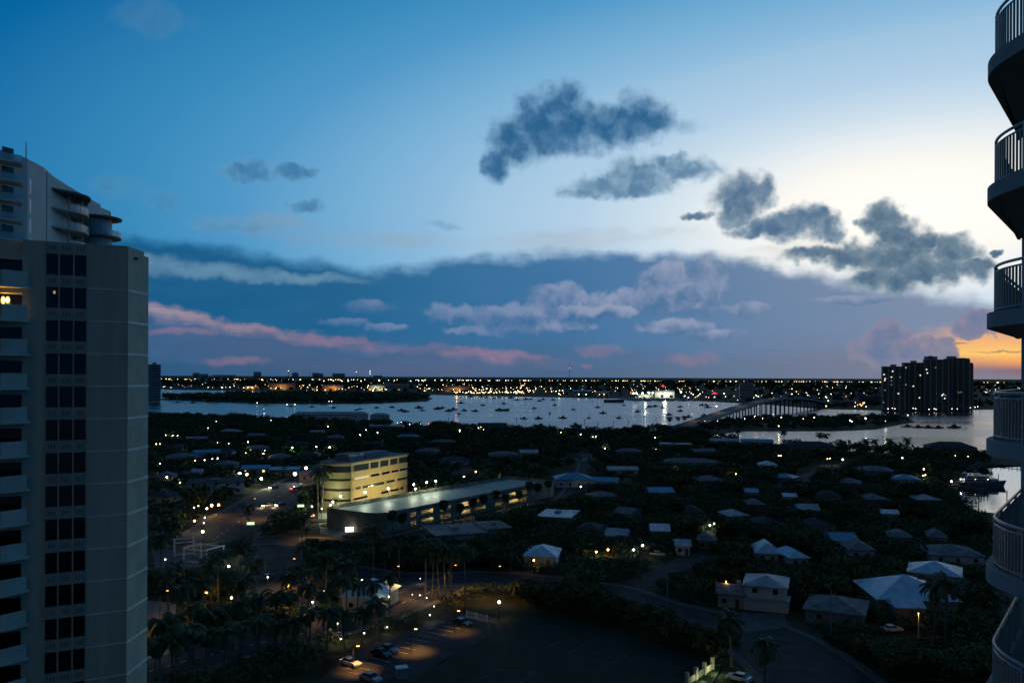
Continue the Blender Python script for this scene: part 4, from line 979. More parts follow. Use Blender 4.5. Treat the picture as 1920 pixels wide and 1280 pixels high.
# stall lines, fence, utility box of the parking court
st_ = MB(); A0, A1 = G(640, 1256), G(868, 1152); dd = (A1 - A0); Ls = dd.length; dd.normalize(); nn = Vector((dd.y, -dd.x, 0))
for i in range(int(Ls / 2.7) + 1):
    p = A0 + dd * (2.7 * i) + nn * .3; q = p + nn * 5
    st_.add([(*(p + dd * .06).xy, .078), (*(p - dd * .06).xy, .078), (*(q - dd * .06).xy, .078), (*(q + dd * .06).xy, .078)], [(0, 1, 2, 3)])
struct(st_.build('stall_line', M_line))
for i in range(int(Ls / 2.7)):
    p = A0 + dd * (2.7 * i + 1.35) + nn * .5
    ws = MB().box(-.9, -.08, 0, .9, .08, .14).build('wheel_stop', M_kerb); ws.location = (p.x, p.y, .071); ws.rotation_euler = (0, 0, math.atan2(dd.y, dd.x)); tag(ws, 'concrete wheel stop at the head of a parking bay', 'wheel stop', 'wheel stops in the parking court')
q = G(753, 1270); ub = thing('utility_box', 'pale topped utility box at the edge of the parking court', 'utility box', q, R(20)); MB().box(-1, -.8, 0, 1, .8, 1.9).build('cabinet', M_walls['grey'], ub); MB().box(-1.1, -.9, 1.902, 1.1, .9, 2.05).build('lid', M_roofs['white'], ub); keep_view(q.x, q.y, .5, 3)
q0, q1 = G(874, 1158), G(916, 1168); fl = (q1 - q0); fn = thing('fence', 'white picket fence at the end of the parking court', 'fence', q0, math.atan2(fl.y, fl.x)); Lf = fl.length
pk_me = MB().box(-.05, -.03, .1, .05, .03, 1.7).mesh('picket', M_white)
for i in range(int(Lf / .45)): put('picket', pk_me, fn, (.2 + i * .45, 0, 0))
for z in (.4, 1.4): MB().box(0, .032, z, Lf, .08, z + .12).build('rail', M_white, fn)
for i in range(int(Lf / 3) + 1): MB().box(i * 3 - .1, .09, 0, i * 3 + .1, .25, 1.85).build('post', M_white, fn)
keep_view(q0.x, q0.y, .3, 4); keep_view(q1.x, q1.y, .3, 4)
# lit gate wall at the corner of the court deck
q0, q1 = G(1288, 1287), G(1336, 1257); fl = (q1 - q0); gw = thing('garden_wall', 'low pale wall with square pillars lit yellow green at the court corner', 'wall', q0, math.atan2(fl.y, fl.x))
for i, x in enumerate(np.linspace(0, fl.length, 4)): MB().box(x - .3, -.3, 0, x + .3, .3, 2.6).build('pillar', M_walls['cream'], gw)
for i in range(3):
    x0, x1 = np.linspace(0, fl.length, 4)[i:i + 2]; MB().box(x0 + .31, -.1, 0, x1 - .31, .1, 1.5).build('wall_panel', M_walls['cream'], gw)
pointlight(gw, (fl.length * .8, -1.6, 1.0), 130, (.9, 1, .5)); pointlight(gw, (fl.length * .3, -1.6, 1.0), 90, (.9, 1, .5)); keep_view(q1.x, q1.y, .3, 4)

# ------------------------------------------------------------------ bridge over the lagoon
BA, BB = Vector((172.0, 862.0)), Vector((645.0, 1650.0)); bd_ = (BB - BA); BL = bd_.length; ba_ = math.atan2(bd_.y, bd_.x)
br = thing('bridge', 'long arched road bridge rising from the causeway over the lagoon', 'bridge', (BA.x, BA.y, 0), ba_)
def bz(t_): return 2.0 + 21.5 * math.sin(math.pi * min(1, max(0, t_))) ** 1.25
NB = 44
def ribbon(y0, y1, z0, z1):
    v, f = [], []
    for i in range(NB + 1):
        t_ = i / NB; z = bz(t_)
        v += [(BL * t_, y0, z + z0), (BL * t_, y1, z + z0), (BL * t_, y1, z + z1), (BL * t_, y0, z + z1)]
    for i in range(NB):
        a = 4 * i
        for j in range(4): f.append((a + j, a + 4 + j, a + 4 + (j + 1) % 4, a + (j + 1) % 4))
    f += [(3, 2, 1, 0), (4 * NB, 4 * NB + 1, 4 * NB + 2, 4 * NB + 3)]
    return MB().add(v, f)
M_brd = mat('bridge_pier', (.10, .10, .10), .9, .2, .1)
M_br = mat('bridge_concrete', (.30, .29, .28), .85, .12, .1)
ribbon(-9, 9, -1.6, 0).build('deck', M_br, br)
ribbon(-8.4, 8.4, .004, .02).build('roadway', mat('bridge_road', (.20, .185, .175), .85, .12, .1), br)
for y in (-9, 8.6): ribbon(y, y + .4, .001, 1.1).build('parapet', M_br, br)
for i in range(3, 30):
    t_ = i / 32
    if t_ < .16 or t_ > .95: continue
    x = BL * t_
    for y in (-6, 6): MB().tube([(x, y, -3), (x, y, bz(t_) - 3)], .8, 8).build('pier', M_brd, br)
    MB().box(x - 1.1, -8.6, bz(t_) - 3.0, x + 1.1, 8.6, bz(t_) - 1.62).build('pier_cap', M_brd, br)
for i in range(9):
    t_ = (i + .8) / 10; q = BA.lerp(BB, t_)
    lamp(0, 0, 'y' if i % 3 else 'o', 'warm street lamp on the bridge deck', 'lamps on the bridge', h=8, r=.35, s=10 if i in (1, 6, 8) else 3, power=2600 if i < 5 else 0, loc=Vector((q.x - 7, q.y + 4, bz(t_) + 8)), z0=bz(t_), see=False)

# ------------------------------------------------------------------ dark residential towers on the far shore
M_ft = mat('far_tower', (.42, .41, .37), .85, .1, .02)
M_ftg = mat('far_tower_recess', (.13, .135, .135), .6, .1, .02)
FD = 1430.0
def ftower(x0, x1, ytop, pent, label, lits, steps=(), rz=8, d=FD):
    p = AT((x0 + x1) / 2, 720, d); w = (x1 - x0) / FPX * d; H_ = AT((x0 + x1) / 2, ytop, d).z
    o = thing('residential_tower', label, 'tower', (p.x, d, 0), R(rz) - math.atan2(p.x, d), 'dark towers on the far shore'); dp = w * .7
    core = MB().box(-w / 2 + .8, -dp / 2 + .8, 0, w / 2 - .8, dp / 2, H_); core.build('wall', M_ftg, o)
    n_ = int(H_ / 3.3)
    sl = MB().box(-w / 2 + .2, -dp / 2, 0, w / 2 - .2, dp / 2 + .2, .35).mesh('floor_slab', M_ft)
    for k in range(1, n_): put('floor_slab', sl, o, (0, 0, k * 3.3))
    for fx in np.linspace(-.5, .5, 5): MB().box(fx * w - .9, -dp / 2 - .12, 0, fx * w + .9, -dp / 2 + 1.6, H_ - .4).build('facade_fin', M_ft, o)
    MB().box(-w / 2, -dp / 2 - .2, H_ + .002, w / 2, dp / 2 + .4, H_ + 1.2).build('roof', M_ft, o)
    for a, b_, yy in pent:
        hx0, hx1 = (a - (x0 + x1) / 2) / FPX * d, (b_ - (x0 + x1) / 2) / FPX * d
        MB().box(hx0, -dp * .3, H_ + 1.2, hx1, dp * .2, AT((a + b_) / 2, yy, d).z).build('penthouse', M_ft, o)
    wm2 = shared('lit_far', lambda: MB().box(-.85, -.1, -.7, .85, .1, .7).mesh('lit_window', glow('far_window_lit', (1, .93, .76), 1.9)))
    wm3 = shared('dim_far', lambda: MB().box(-.85, -.1, -.7, .85, .1, .7).mesh('lit_window', glow('far_window_dim', (1, .85, .6), .3)))
    for x, y, s_ in lits:
        put('lit_window', wm2 if s_ else wm3, o, ((x - (x0 + x1) / 2) / FPX * d, -dp / 2 - .35, AT(x, y, d).z))
    return o
Z4 = lambda x, y: (1640 + x / 9.6, 650 + y / 9.6)
ftower(1655, 1693, 688, [(1670, 1679, 683), (1684, 1689, 688)], 'shortest dark tower of the far group, nearest the bridge', [(*Z4(165, 498), 1), (*Z4(305, 442), 1), (*Z4(182, 572), 1), (*Z4(176, 605), 1), (*Z4(285, 545), 1), (*Z4(428, 545), 0), (*Z4(285, 610), 0), (*Z4(285, 680), 0), (*Z4(178, 775), 0), (*Z4(400, 838), 1), (*Z4(157, 998), 0)])
ftower(1693.5, 1733, 681, [(1708, 1717, 676), (1722, 1729, 681)], 'second dark tower of the far group with a square penthouse', [(*Z4(552, 375), 1), (*Z4(790, 512), 1), (*Z4(678, 707), 1), (*Z4(548, 683), 1), (*Z4(778, 912), 1)], d=FD + 12)
ftower(1733.5, 1774, 675, [(1735, 1756, 668), (1742, 1748, 667)], 'tall dark tower with rounded crown in the middle of the far group', [(*Z4(930, 408), 1), (*Z4(943, 472), 1), (*Z4(1077, 375), 0), (*Z4(1180, 872), 1), (*Z4(1225, 922), 1), (*Z4(1230, 870), 0), (*Z4(1200, 850), 1)], d=FD - 6)
ftower(1774.5, 1813, 673, [(1777, 1792, 667.5), (1793, 1808, 671)], 'tall dark tower nearest the sunset in the far group', [(*Z4(1210, 478), 0), (*Z4(1250, 478), 0), (*Z4(1490, 820), 0), (*Z4(1530, 812), 0)], d=FD + 4)
ftower(1806, 1822, 681, [], 'narrow lower wing tower at the sunset end of the group', [], d=FD + 26)
# tower at the edge of the grey tower, hotel, and the low skyline of the mainland
def block(x0, x1, yt, d, label, m_='grey', pent=False, group='low blocks on the horizon', name='building', lit=None, bands=0, yb=None):
    p = AT((x0 + x1) / 2, yt, d); w = (x1 - x0) / FPX * d; H_ = max(4, p.z)
    o = thing(name, label, 'building', (p.x, d, 0), -math.atan2(p.x, d) + R(6), group)
    MB().box(-w / 2, -w * .3, 0, w / 2, w * .3, H_).build('wall', M_walls[m_] if m_ in M_walls else M_ft, o)
    MB().box(-w / 2 - .4, -w * .3 - .4, H_ + .002, w / 2 + .4, w * .3 + .4, H_ + 1.0).build('roof', M_roofs['grey'], o)
    if pent: MB().box(-w * .15, -w * .1, H_ + 1.002, w * .15, w * .1, H_ + 5).build('penthouse', M_ft, o)
    n_ = max(2, int(H_ / 3.4)); 
    for k in range(n_ if bands else 0):
        MB().box(-w / 2 + 1, -w * .3 - .25, k * 3.4 + 1.2, w / 2 - 1, -w * .3 - .03, k * 3.4 + 2.8).build('window_band', M_glass if not lit or k % 3 else lit, o)
    if not bands:
        for i in range(3): MB().box(-w * .4 + i * w * .3, -w * .3 - .2, H_ * .45, -w * .4 + i * w * .3 + w * .18, -w * .3 - .03, H_ * .75).build('window', M_glass, o)
    return o
block(279, 300, 684, 1700, 'dark apartment block just clear of the grey tower edge', 'dark', True, name='residential_tower', bands=1)
for k, (x0, x1, yt, d) in enumerate(((362, 374, 699, 6500), (376, 390, 701, 6600), (400, 440, 703, 5800), (476, 489, 697, 6200), (548, 559, 699, 6400), (586, 597, 699, 6900), (597, 606, 700, 6900), (624, 646, 700, 6000), (700, 716, 704, 7000))):
    block(x0, x1, yt, d, ['twin dark block on the horizon, left one', 'twin dark block on the horizon, right one', 'long low roofline on the horizon', 'dark square block alone on the horizon', 'small stepped block left of the port masts', 'dark block on the horizon, taller of a joined pair', 'dark block on the horizon, shorter of a joined pair', 'wide flat block on the horizon', 'low faint block near the tall masts'][k], 'dark', k == 4)
block(1387, 1412, 717, 1950, 'white eight storey hotel block beyond the bridge', 'white', False, 'buildings beyond the bridge', bands=1)
block(1560, 1600, 752, 1620, 'dim low apartment block where the bridge lands', 'grey', False, 'buildings beyond the bridge', bands=1)
block(1610, 1652, 742, 1720, 'dim wide apartment block beside the dark towers', 'grey', False, 'buildings beyond the bridge', bands=1)
for k, (x0, x1, yb, hh, m_, lb) in enumerate(((602, 640, 733, 17, 'pink', 'orange lit warehouse at the port'), (455, 480, 730, 11, 'tan', 'yellow lit shed at the port end'), (500, 548, 731, 20, 'tan', 'tall port works under orange lamps'), (690, 718, 733, 18, 'cream', 'pale lit port building with many lamps'), (720, 765, 734, 22, 'grey', 'dark port block between two lit yards'), (830, 880, 735, 16, 'tan', 'long brown warehouse behind the dense lamps'), (905, 925, 731, 14, 'tan', 'brown lit shed inland of the dense lamps'), (1005, 1025, 733, 12, 'cream', 'pale low hall on the far shore'), (1075, 1112, 743, 14, 'grey', 'bluish gabled boat shed on the far shore'), (1120, 1145, 744, 12, 'grey', 'dark boat hall beside the bluish shed'), (1232, 1268, 746, 15, 'white', 'white lit marina hall with peaked roof'), (1200, 1228, 747, 9, 'white', 'low white boat store left of the marina hall'), (1322, 1358, 748, 13, 'grey', 'dark hall under the red neon sign'), (1270, 1300, 748, 10, 'grey', 'grey yard building right of the marina hall'))):
    d = G((x0 + x1) / 2, yb).y + 30; p = G((x0 + x1) / 2, yb); w = (x1 - x0) / FPX * d
    o = thing('port_building', lb, 'building', (p.x, d, 0), -math.atan2(p.x, d), 'port and marina buildings')
    MB().box(-w / 2, -w * .25, 0, w / 2, w * .25, hh - .2).build('wall', M_walls[m_], o)
    roof_gable(w, w * .5, hh * .3, .6, hh, M_roofs['pale' if 'white' in lb or 'bluish' in lb else 'grey'], o)
    for i in range(4): MB().box(-w * .42 + i * w * .23, -w * .25 - .3, 1, -w * .42 + i * w * .23 + w * .14, -w * .25 - .04, hh * .5).build('bay_door', M_glass if i % 2 else M_walls['white'], o)
    cc_ = 'o' if m_ in ('pink', 'tan') else 'n'
    if k in (0, 1, 2, 3, 5, 10, 11): pointlight(o, (0, -w * .25 - 18, hh + 4), 26000 if k != 10 else 60000, COL[cc_], 3)
# red neon, red mast, tall lit masts, cranes
for x, y, lb in ((1340, 737, 'red neon roof sign shaped like a low peak on the far shore'), (1243, 723, 'small red neon sign above the white marina hall')):
    p = AT(x, y, 1950); o = thing('neon_sign', lb, 'sign', (p.x, 1950, 0), 0)
    MB().box(-.5, 0, 0, .5, 1, p.z - 2).build('post', M_dmetal, o)
    s_ = 8 if x == 1340 else 5
    MB().add([(-s_, -.2, p.z - 1.6), (s_, -.2, p.z - 1.6), (s_ * .5, -.2, p.z + .4), (0, -.2, p.z + 3), (-s_ * .5, -.2, p.z + .4), (-s_, .2, p.z - 1.6), (s_, .2, p.z - 1.6), (s_ * .5, .2, p.z + .4), (0, .2, p.z + 3), (-s_ * .5, .2, p.z + .4)], [(0, 1, 2, 3, 4), (9, 8, 7, 6, 5), (0, 5, 6, 1), (1, 6, 7, 2), (2, 7, 8, 3), (3, 8, 9, 4), (4, 9, 5, 0)]).build('neon_panel', glow('neon_red', (1, .02, .03), 1.6), o)
for x, yt, yl, d, c, lb in ((1068, 676, 690, 7000, 'r', 'tall radio mast with a red lamp on the horizon'), (541, 693, 695, 3600, 'w', 'tall stack with a white lamp over the port'), (668, 694, 697, 3600, 'w', 'thin mast beside the port cranes'), (694, 692, 695, 3600, 'w', 'tall mast with stacked white lamps over the port')):
    p = AT(x, yt, d); o = thing('mast', lb, 'mast', (p.x, d, 0)); w_ = .8 if d < 5000 else 1.6
    MB().tube([(0, 0, 0), (0, 0, p.z * .6), (0, 0, p.z)], [w_ * 1.6, w_, w_ * .4], 6).build('pole', M_dmetal, o)
    for k in range(1 if c == 'r' or x < 680 else 3): MB().ball((0, -2, AT(x, yl + k * 3, d).z), 2.6 if c == 'r' else 1.0).build('bulb', bulbmat(c, 6 if c == 'r' else 8), o)
for x, y0, d in ((578, 696, 3300), (712, 698, 3200)):
    p = AT(x, y0, d); o = thing('port_crane', 'thin slanted crane jib over the port, ' + ('by the orange lamps' if x < 600 else 'beside the tall lamp mast'), 'crane', (p.x, d, 0))
    MB().box(-3, -3, 0, 3, 3, 30).build('base', M_dmetal, o); MB().tube([(0, 0, 28), (9, 0, p.z)], [1.2, .5], 5).build('jib', M_dmetal, o); MB().tube([(0, 0, 28), (-6, 0, 40)], [.8, .5], 5).build('counter_arm', M_dmetal, o)

# ------------------------------------------------------------------ boats and piles
M_hull = mat('boat_hull', (.16, .18, .21), .4, .2, .5); M_hullw = mat('boat_white', (.55, .56, .57), .4, .1, .5)
def hull_mb(L_, B_, H_, z=-.3):
    st = np.linspace(0, 1, 7); v, f = [], []
    for t_ in st:
        w = B_ / 2 * (1 - max(0, (t_ - .45) / .55) ** 2.2) * (.92 if t_ < .05 else 1); sh = H_ * (1 + .35 * t_ ** 2)
        x = (t_ - .5) * L_
        v += [(x - (.06 * L_ * t_), -w * .7, z), (x, -w, z + sh), (x, w, z + sh), (x - (.06 * L_ * t_), w * .7, z)]
    for i in range(6):
        a = 4 * i
        for j in range(4): f.append((a + j, a + 4 + j, a + 4 + (j + 1) % 4, a + (j + 1) % 4))
    f += [(3, 2, 1, 0), (24, 25, 26, 27)]
    return MB().add(v, f)
def boat(x, y, L_, kind, label, group='boats moored on the lagoon', rz=None, white=False):
    q = G(x, y, -.6); rz = R(rz) if rz is not None else random.uniform(-.5, .5) + (math.pi if random.random() < .5 else 0)
    o = thing({'sail': 'sailboat', 'motor': 'motorboat', 'barge': 'barge', 'yacht': 'yacht'}[kind], label, 'boat', q, rz, group); hm = M_hullw if white else M_hull
    Lq = round(L_)
    put('hull', shared(('hull', Lq, white), lambda: hull_mb(Lq, Lq * .3, Lq * .13).mesh('hull', hm)), o)
    if kind == 'barge': put('cabin', shared(('bcab', Lq), lambda: MB().box(-Lq * .3, -Lq * .1, .9, -Lq * .1, Lq * .1, 4.5).mesh('cabin', hm)), o)
    else: put('cabin', shared(('cab', Lq, white), lambda: MB().box(-Lq * .22, -Lq * .1, Lq * .1, Lq * .14, Lq * .1, Lq * .22).box(-Lq * .14, -Lq * .08, Lq * .222, Lq * .04, Lq * .08, Lq * .29).mesh('cabin', hm)), o)
    if kind == 'sail':
        put('mast', shared(('mast', Lq), lambda: MB().tube([(0, 0, Lq * .1), (0, 0, Lq * 1.35)], [.16, .08], 5).mesh('mast', M_dmetal)), o)
        put('boom', shared(('boom', Lq), lambda: MB().tube([(0, 0, Lq * .3), (-Lq * .42, 0, Lq * .3)], .12, 5).mesh('boom', M_dmetal)), o)
    return o
for x, y in ((332, 752.5), (362, 753.5), (500, 758), (545, 760), (585, 761), (625, 763), (675, 765), (668, 767), (706, 763), (735, 762), (752, 768), (760, 770)): boat(x, y + 2, random.uniform(8, 13), 'motor', 'small dark motorboat in the strait between the wooded island and the near shore')
for x, y, l in ((786, 764, 16), (792, 769, 10), (820, 766, 15), (829, 764, 12), (841, 770, 14), (851, 767, 14), (871, 769, 12), (891, 770, 13), (864, 755, 14), (982, 784, 10), (1013, 799, 14)): boat(x, y + 1, l, 'motor', 'dark motorboat at anchor off the end of the wooded island')
for x, y in ((883, 744), (903, 744), (912, 745.5), (927, 747), (936, 745), (958, 746), (969, 750), (986, 749), (995, 749), (1012, 752), (1019, 749), (1037, 750)): boat(x, y, random.uniform(11, 17), 'motor', 'tiny dark motorboat moored off the lamp lined far quay')
for x, y in ((1170, 760), (1217, 763), (1228, 762), (1242, 764), (1275, 763), (1316, 760), (1324, 760), (1327, 764)): boat(x, y, random.uniform(9, 13), 'motor', 'small dark motorboat in the open water before the bridge')
boat(942, 770, 24, 'barge', 'long dark work boat with a low deck in mid lagoon', rz=4)
boat(1152, 754, 46, 'barge', 'long dark barge lying before the far boat sheds', rz=2)
boat(1031, 776, 10, 'sail', 'dark sailboat with furled cover seen end on', rz=80)
boat(1055, 784, 12, 'sail', 'sailboat with tall mast in the middle of the lagoon', rz=170)
boat(1104, 784, 7, 'sail', 'smallest sailboat in mid lagoon', rz=20)
boat(1080, 799, 14, 'sail', 'sailboat with tall mast close to the near dock', rz=6)
boat(1321, 780, 12, 'sail', 'sailboat moored beside the bridge ramp', rz=10)
boat(355, 728, 46, 'yacht', 'long white motor yacht across the channel by the grey tower', rz=180, white=True)
for x, y in ((860, 776), (905, 760), (945, 757), (1002, 766), (1040, 760), (1075, 768), (1130, 775), (1160, 784), (1195, 772), (1255, 778), (1275, 771), (1290, 782), (1120, 764), (1010, 785)): boat(x, y, random.uniform(8, 12), 'sail', 'small sailboat with bare mast among the boats of the open lagoon', 'small sailboats on the lagoon')
# dense white boats at the far marina
for k in range(18):
    boat(1180 + k * 7.2 + random.uniform(-2, 2), 749.5 + (k % 3) * .9, random.uniform(14, 24), 'yacht', 'white motor yacht packed in the far marina', 'yachts in the far marina', white=True)
for k, (x, y, h) in enumerate(((969, 792, 5), (1096, 795, 5), (1121, 800, 5), (1150, 798, 5), (1178, 797, 5), (1207, 789, 5), (1230, 791, 5), (1111, 757, 6), (841, 792, 5), (1013, 805, 6))):
    q = G(x, y, -.6); o = thing('channel_pile', 'slim dark channel marker pile standing in the lagoon', 'pile', q, 0, 'channel marker piles')
    put('post', shared('cpile', lambda: MB().tube([(0, 0, -3), (0, 0, 6)], .28, 6).mesh('post', M_wood)), o); put('board', shared('cbrd', lambda: MB().box(-.5, -.3, 4.6, .5, -.27, 5.6).mesh('board', M_dmetal)), o)
# marina: big yacht, dock, piles, pier with moored boats
q = G(1842, 911, -.6); yt_ = thing('yacht', 'large motor yacht with raked bow lying at the lit dock', 'boat', q, R(-4), 'marina boats'); YL = 24
hull_mb(YL, 6, 2.6).build('hull', M_hull, yt_, False)
MB().prism([(-10, -2.6), (3, -2.6), (7.5, -1.2), (7.5, 1.2), (3, 2.6), (-10, 2.6)], 2.3, 4.0).build('deckhouse', M_hullw, yt_)
MB().prism([(-8, -2.0), (1.5, -2.0), (3.5, 0), (1.5, 2.0), (-8, 2.0)], 4.002, 5.4).build('flybridge', M_hull, yt_)
MB().box(-7.5, -2.2, 6.3, -1, 2.2, 6.45).build('hardtop', M_hullw, yt_)
for x in (-7.2, -1.4):
    for y in (-2, 2): MB().tube([(x, y, 5.4), (x, y, 6.3)], .06, 5).build('strut', M_metal, yt_)
MB().prism([(-9, -2.63), (3, -2.63), (3, -2.605), (-9, -2.605)], 2.9, 3.6).build('window_strip', M_glass, yt_)
MB().tube([(-4, 0, 6.45), (-4.4, 0, 9.5)], [.09, .04], 5).build('mast', M_metal, yt_)
for x, lb in ((-4.8, .28), (1.4, .34)): MB().ball((x, -2.75, 3.85), lb * .55).build('deck_lamp', bulbmat('y', 8), yt_)
def dock(p0, p1, w, label, z=.5, every=5.0, tall=1.2):
    a, b_ = G(*p0), G(*p1); d_ = b_ - a; o = thing('dock', label, 'dock', (a.x, a.y, 0), math.atan2(d_.y, d_.x), 'wooden docks'); L_ = d_.length
    n_ = int(L_ / 1.2)
    pl = MB().box(0, -w / 2, z - .12, 1.14, w / 2, z).mesh('plank', M_wood)
    for i in range(n_): put('plank', pl, o, (i * 1.2, 0, 0))
    pm = MB().tube([(0, 0, -3), (0, 0, z + tall)], .2, 6).mesh('pile', M_wood)
    for i in range(int(L_ / every) + 1):
        for s in (-1, 1): put('pile', pm, o, (min(i * every, L_), s * (w / 2 + .22), 0))
dock((1795, 905), (1778, 946), 2.4, 'narrow wooden dock along the yacht stern')
dock((1788, 912), (1850, 918), 2.0, 'short finger dock below the large yacht')
dock((1690, 800), (1812, 804), 4, 'long wooden pier off the park with boats alongside', every=8)
dock((1850, 869), (1925, 876), 3, 'dock at the end of the spit by the villa')
dock((1060, 813), (1062, 802), 3, 'short dock behind the boathouse on the lagoon')
for x, y, h in ((1834, 888, 4), (1872, 903, 4), (1835, 950, 5), (1888, 945, 6), (1812, 940, 3.5), (1852, 927, 3), (1845, 927, 3), (1840, 928, 3)):
    q = G(x, y, -.6); o = thing('mooring_pile', 'dark wooden mooring pile rising from the pale marina water', 'pile', q, 0, 'mooring piles in the marina')
    MB().tube([(0, 0, -3), (0, 0, h)], .2, 7).build('post', M_wood, o); MB().tube([(0, 0, h), (0, 0, h + .25)], [.24, .05], 7).build('cap', M_dmetal, o)
for k, (x, y) in enumerate(((1702, 801), (1722, 802.5), (1741, 803), (1760, 803.5), (1790, 803))): boat(x, y - 1, 12 + 3 * (k == 4), 'motor', 'dark motorboat alongside the park pier' if k < 4 else 'larger dark cabin boat at the head of the park pier', 'boats at the park pier', rz=0)

# ------------------------------------------------------------------ street and house lamps
rl = random.Random(9)
def lamps(lst, label, group, **kw):
    for x, y, c, *e in lst:
        k = {**kw, **(e[0] if e else {})}
        if not e: k['s'] = rl.choice((4, 7, 10, 14)); k['r'] = k.get('r', .22) * rl.choice((.7, .85, 1.0))
        k.setdefault('power', 30 * k.get('h', 5) ** 1.6)
        lamp(x, y, c, label, group, **k)
B = dict(r=.42, s=18)
lamps([(293, 832, 'y'), (300, 832, 'y'), (408, 829, 'y'), (429, 831, 'w', dict(r=.2)), (461, 849, 'o'), (494, 850, 'y'), (496, 844, 'w', dict(r=.2)), (366, 863, 'y'), (384, 862, 'w'), (398, 860, 'w'), (408, 859, 'w'), (300, 869, 'w'), (313, 894, 'y', B), (337, 905, 'w'), (311, 816, 'w'), (324, 816, 'w'), (333, 817, 'w')], 'small lamp glowing in the streets between the grey tower and the boulevard shops', 'lamps in the western streets', r=.3, s=14, h=5)
lamps([(465, 828, 'g', B), (548, 839, 'g', B), (593, 837, 'g', B), (618, 838, 'n', B)], 'greenish street lamp in the row behind the office', 'greenish street lamps', h=7)
lamps([(450, 887, 'w', dict(r=.5, power=1200)), (463, 889, 'y', dict(r=.55, power=1500)), (490, 897, 'n', dict(r=.6, power=2600))], 'bright lamp over the lit shop front', 'shop front lamps', h=5, s=18)
lamps([(553, 888, 'w', dict(r=.85, s=14, power=3000))], 'big white globe lamp at the far end of the boulevard', 'boulevard lamps', h=5)
lamps([(574, 877, 'p', dict(r=.8, s=6))], 'pinkish lit globe sign above the brown shop front', 'boulevard lamps', h=7)
lamps([(585, 949, 'w'), (603, 953, 'w'), (588, 966, 'r', dict(r=.35, s=8, h=2)), (620, 947, 'n', dict(r=.4))], 'lamp or signal at the crossing in front of the office', 'crossing lamps', r=.25, s=14, h=5)
lamps([(397, 947, 'o', dict(r=.55, s=9, power=900)), (410, 946, 'o', dict(r=.5, s=9, power=900)), (388, 953, 'w', dict(r=.35)), (364, 951, 'y'), (372, 948, 'o'), (384, 970, 'w'), (382, 980, 'w'), (380, 996, 'y', B), (365, 976, 'o', dict(s=5, r=.4, power=500))], 'warm lamp glowing through the trees left of the boulevard', 'garden lamps', h=4, r=.25, s=13)
lamps([(447, 1035, 'w'), (458, 1025, 'w'), (310, 1048, 'w'), (429, 1061, 'y', dict(r=.3, power=160)), (393, 1102, 'o'), (387, 1108, 'o', dict(r=.45, power=420)), (502, 1081, 'w'), (599, 1108, 'w'), (608, 1107, 'y'), (586, 1128, 'w'), (297, 1189, 'w'), (620, 1169, 'o', dict(r=.22, power=160)), (633, 1168, 'w'), (434, 1120, 'y', dict(r=.3, s=4, power=160))], 'small garden lamp among the palms below the grey tower', 'garden lamps below the tower', h=3.5, r=.16, s=13)
lamps([(679, 1087, 'y', dict(r=.24, power=260))], 'yellow lamp on the ridge side of the gatehouse', 'gatehouse lamps', h=4.5, s=14); lamps([(730, 1118, 'y', dict(r=.24, power=260))], 'yellow lamp at the eave of the gatehouse', 'gatehouse lamps', h=4, s=14)
lamps([(788, 1084, 'w'), (787, 1115, 'w'), (773, 1114, 'w'), (800, 1120, 'w'), (814, 1136, 'w'), (806, 1152, 'w'), (639, 1197, 'y', dict(power=60)), (683, 1186, 'y', dict(power=60)), (726, 1175, 'w')], 'tiny low path lamp along the palm lined road', 'path lamps', h=1.5, r=.13, s=12)
lamps([(936, 1128, 'y', dict(r=.32, s=18, power=170))], 'bright yellow gate lamp by the white fence', 'gate lamps', h=4)
for x, y, lb, pw in ((771, 1180, 'tall lamp pole lighting empty bays orange in the parking court', 1700), (662, 1212, 'tall lamp pole beside the white saloon car', 1700), (852, 1146, 'lamp pole beside the black car at the fence', 800)):
    lamp(x, y, 'o', lb, 'orange parking court lamps', h=4.5, r=.2, s=5, power=pw, style='panel', arm=.9, spot=104)
lamps([(406, 790, 'w'), (508, 788, 'w'), (390, 802, 'w'), (615, 799, 'w'), (495, 766, 'w'), (687, 806, 'w'), (708, 811, 'w'), (675, 815, 'w'), (745, 792, 'y'), (752, 791, 'w'), (768, 795, 'w'), (789, 794, 'o'), (803, 794, 'r', dict(s=6)), (862, 806, 'w'), (862, 809, 'w'), (907, 805, 'y'), (897, 802, 'w'), (1052, 810, 'y'), (1089, 814, 'w'), (1112, 818, 'w'), (1117, 818, 'w'), (1134, 840, 'w'), (1230, 842, 'w'), (1228, 820, 'w')], 'small lamp in the wooded strip along the near lagoon shore', 'shore lamps', h=5, r=.38, s=14)
lamps([(944, 893, 'w'), (1089, 912, 'w'), (1261, 878, 'w'), (1380, 888, 'y'), (892, 884, 'o', dict(r=.5, s=3, power=500)), (870, 893, 'p', dict(r=.4, s=2, power=400))], 'lone small lamp among dark roofs behind the parking deck', 'lamps behind the deck', h=5, r=.28, s=14)
lamps([(1331, 984, 'w'), (1339, 981, 'w')], 'one of twin white lamps in the dark wood', 'twin lamps in the wood', h=5, r=.24, s=14)
lamps([(1118, 1034, 'y', dict(r=.24)), (1140, 1030, 'o', dict(r=.34, s=8, power=260)), (1188, 1030, 'w', dict(r=.28, power=200)), (1205, 1022, 'w', dict(r=.28, power=200)), (1001, 1050, 'o', dict(r=.26, power=160))], 'porch lamp on the houses beside the side street', 'porch lamps', h=3.5, s=14)
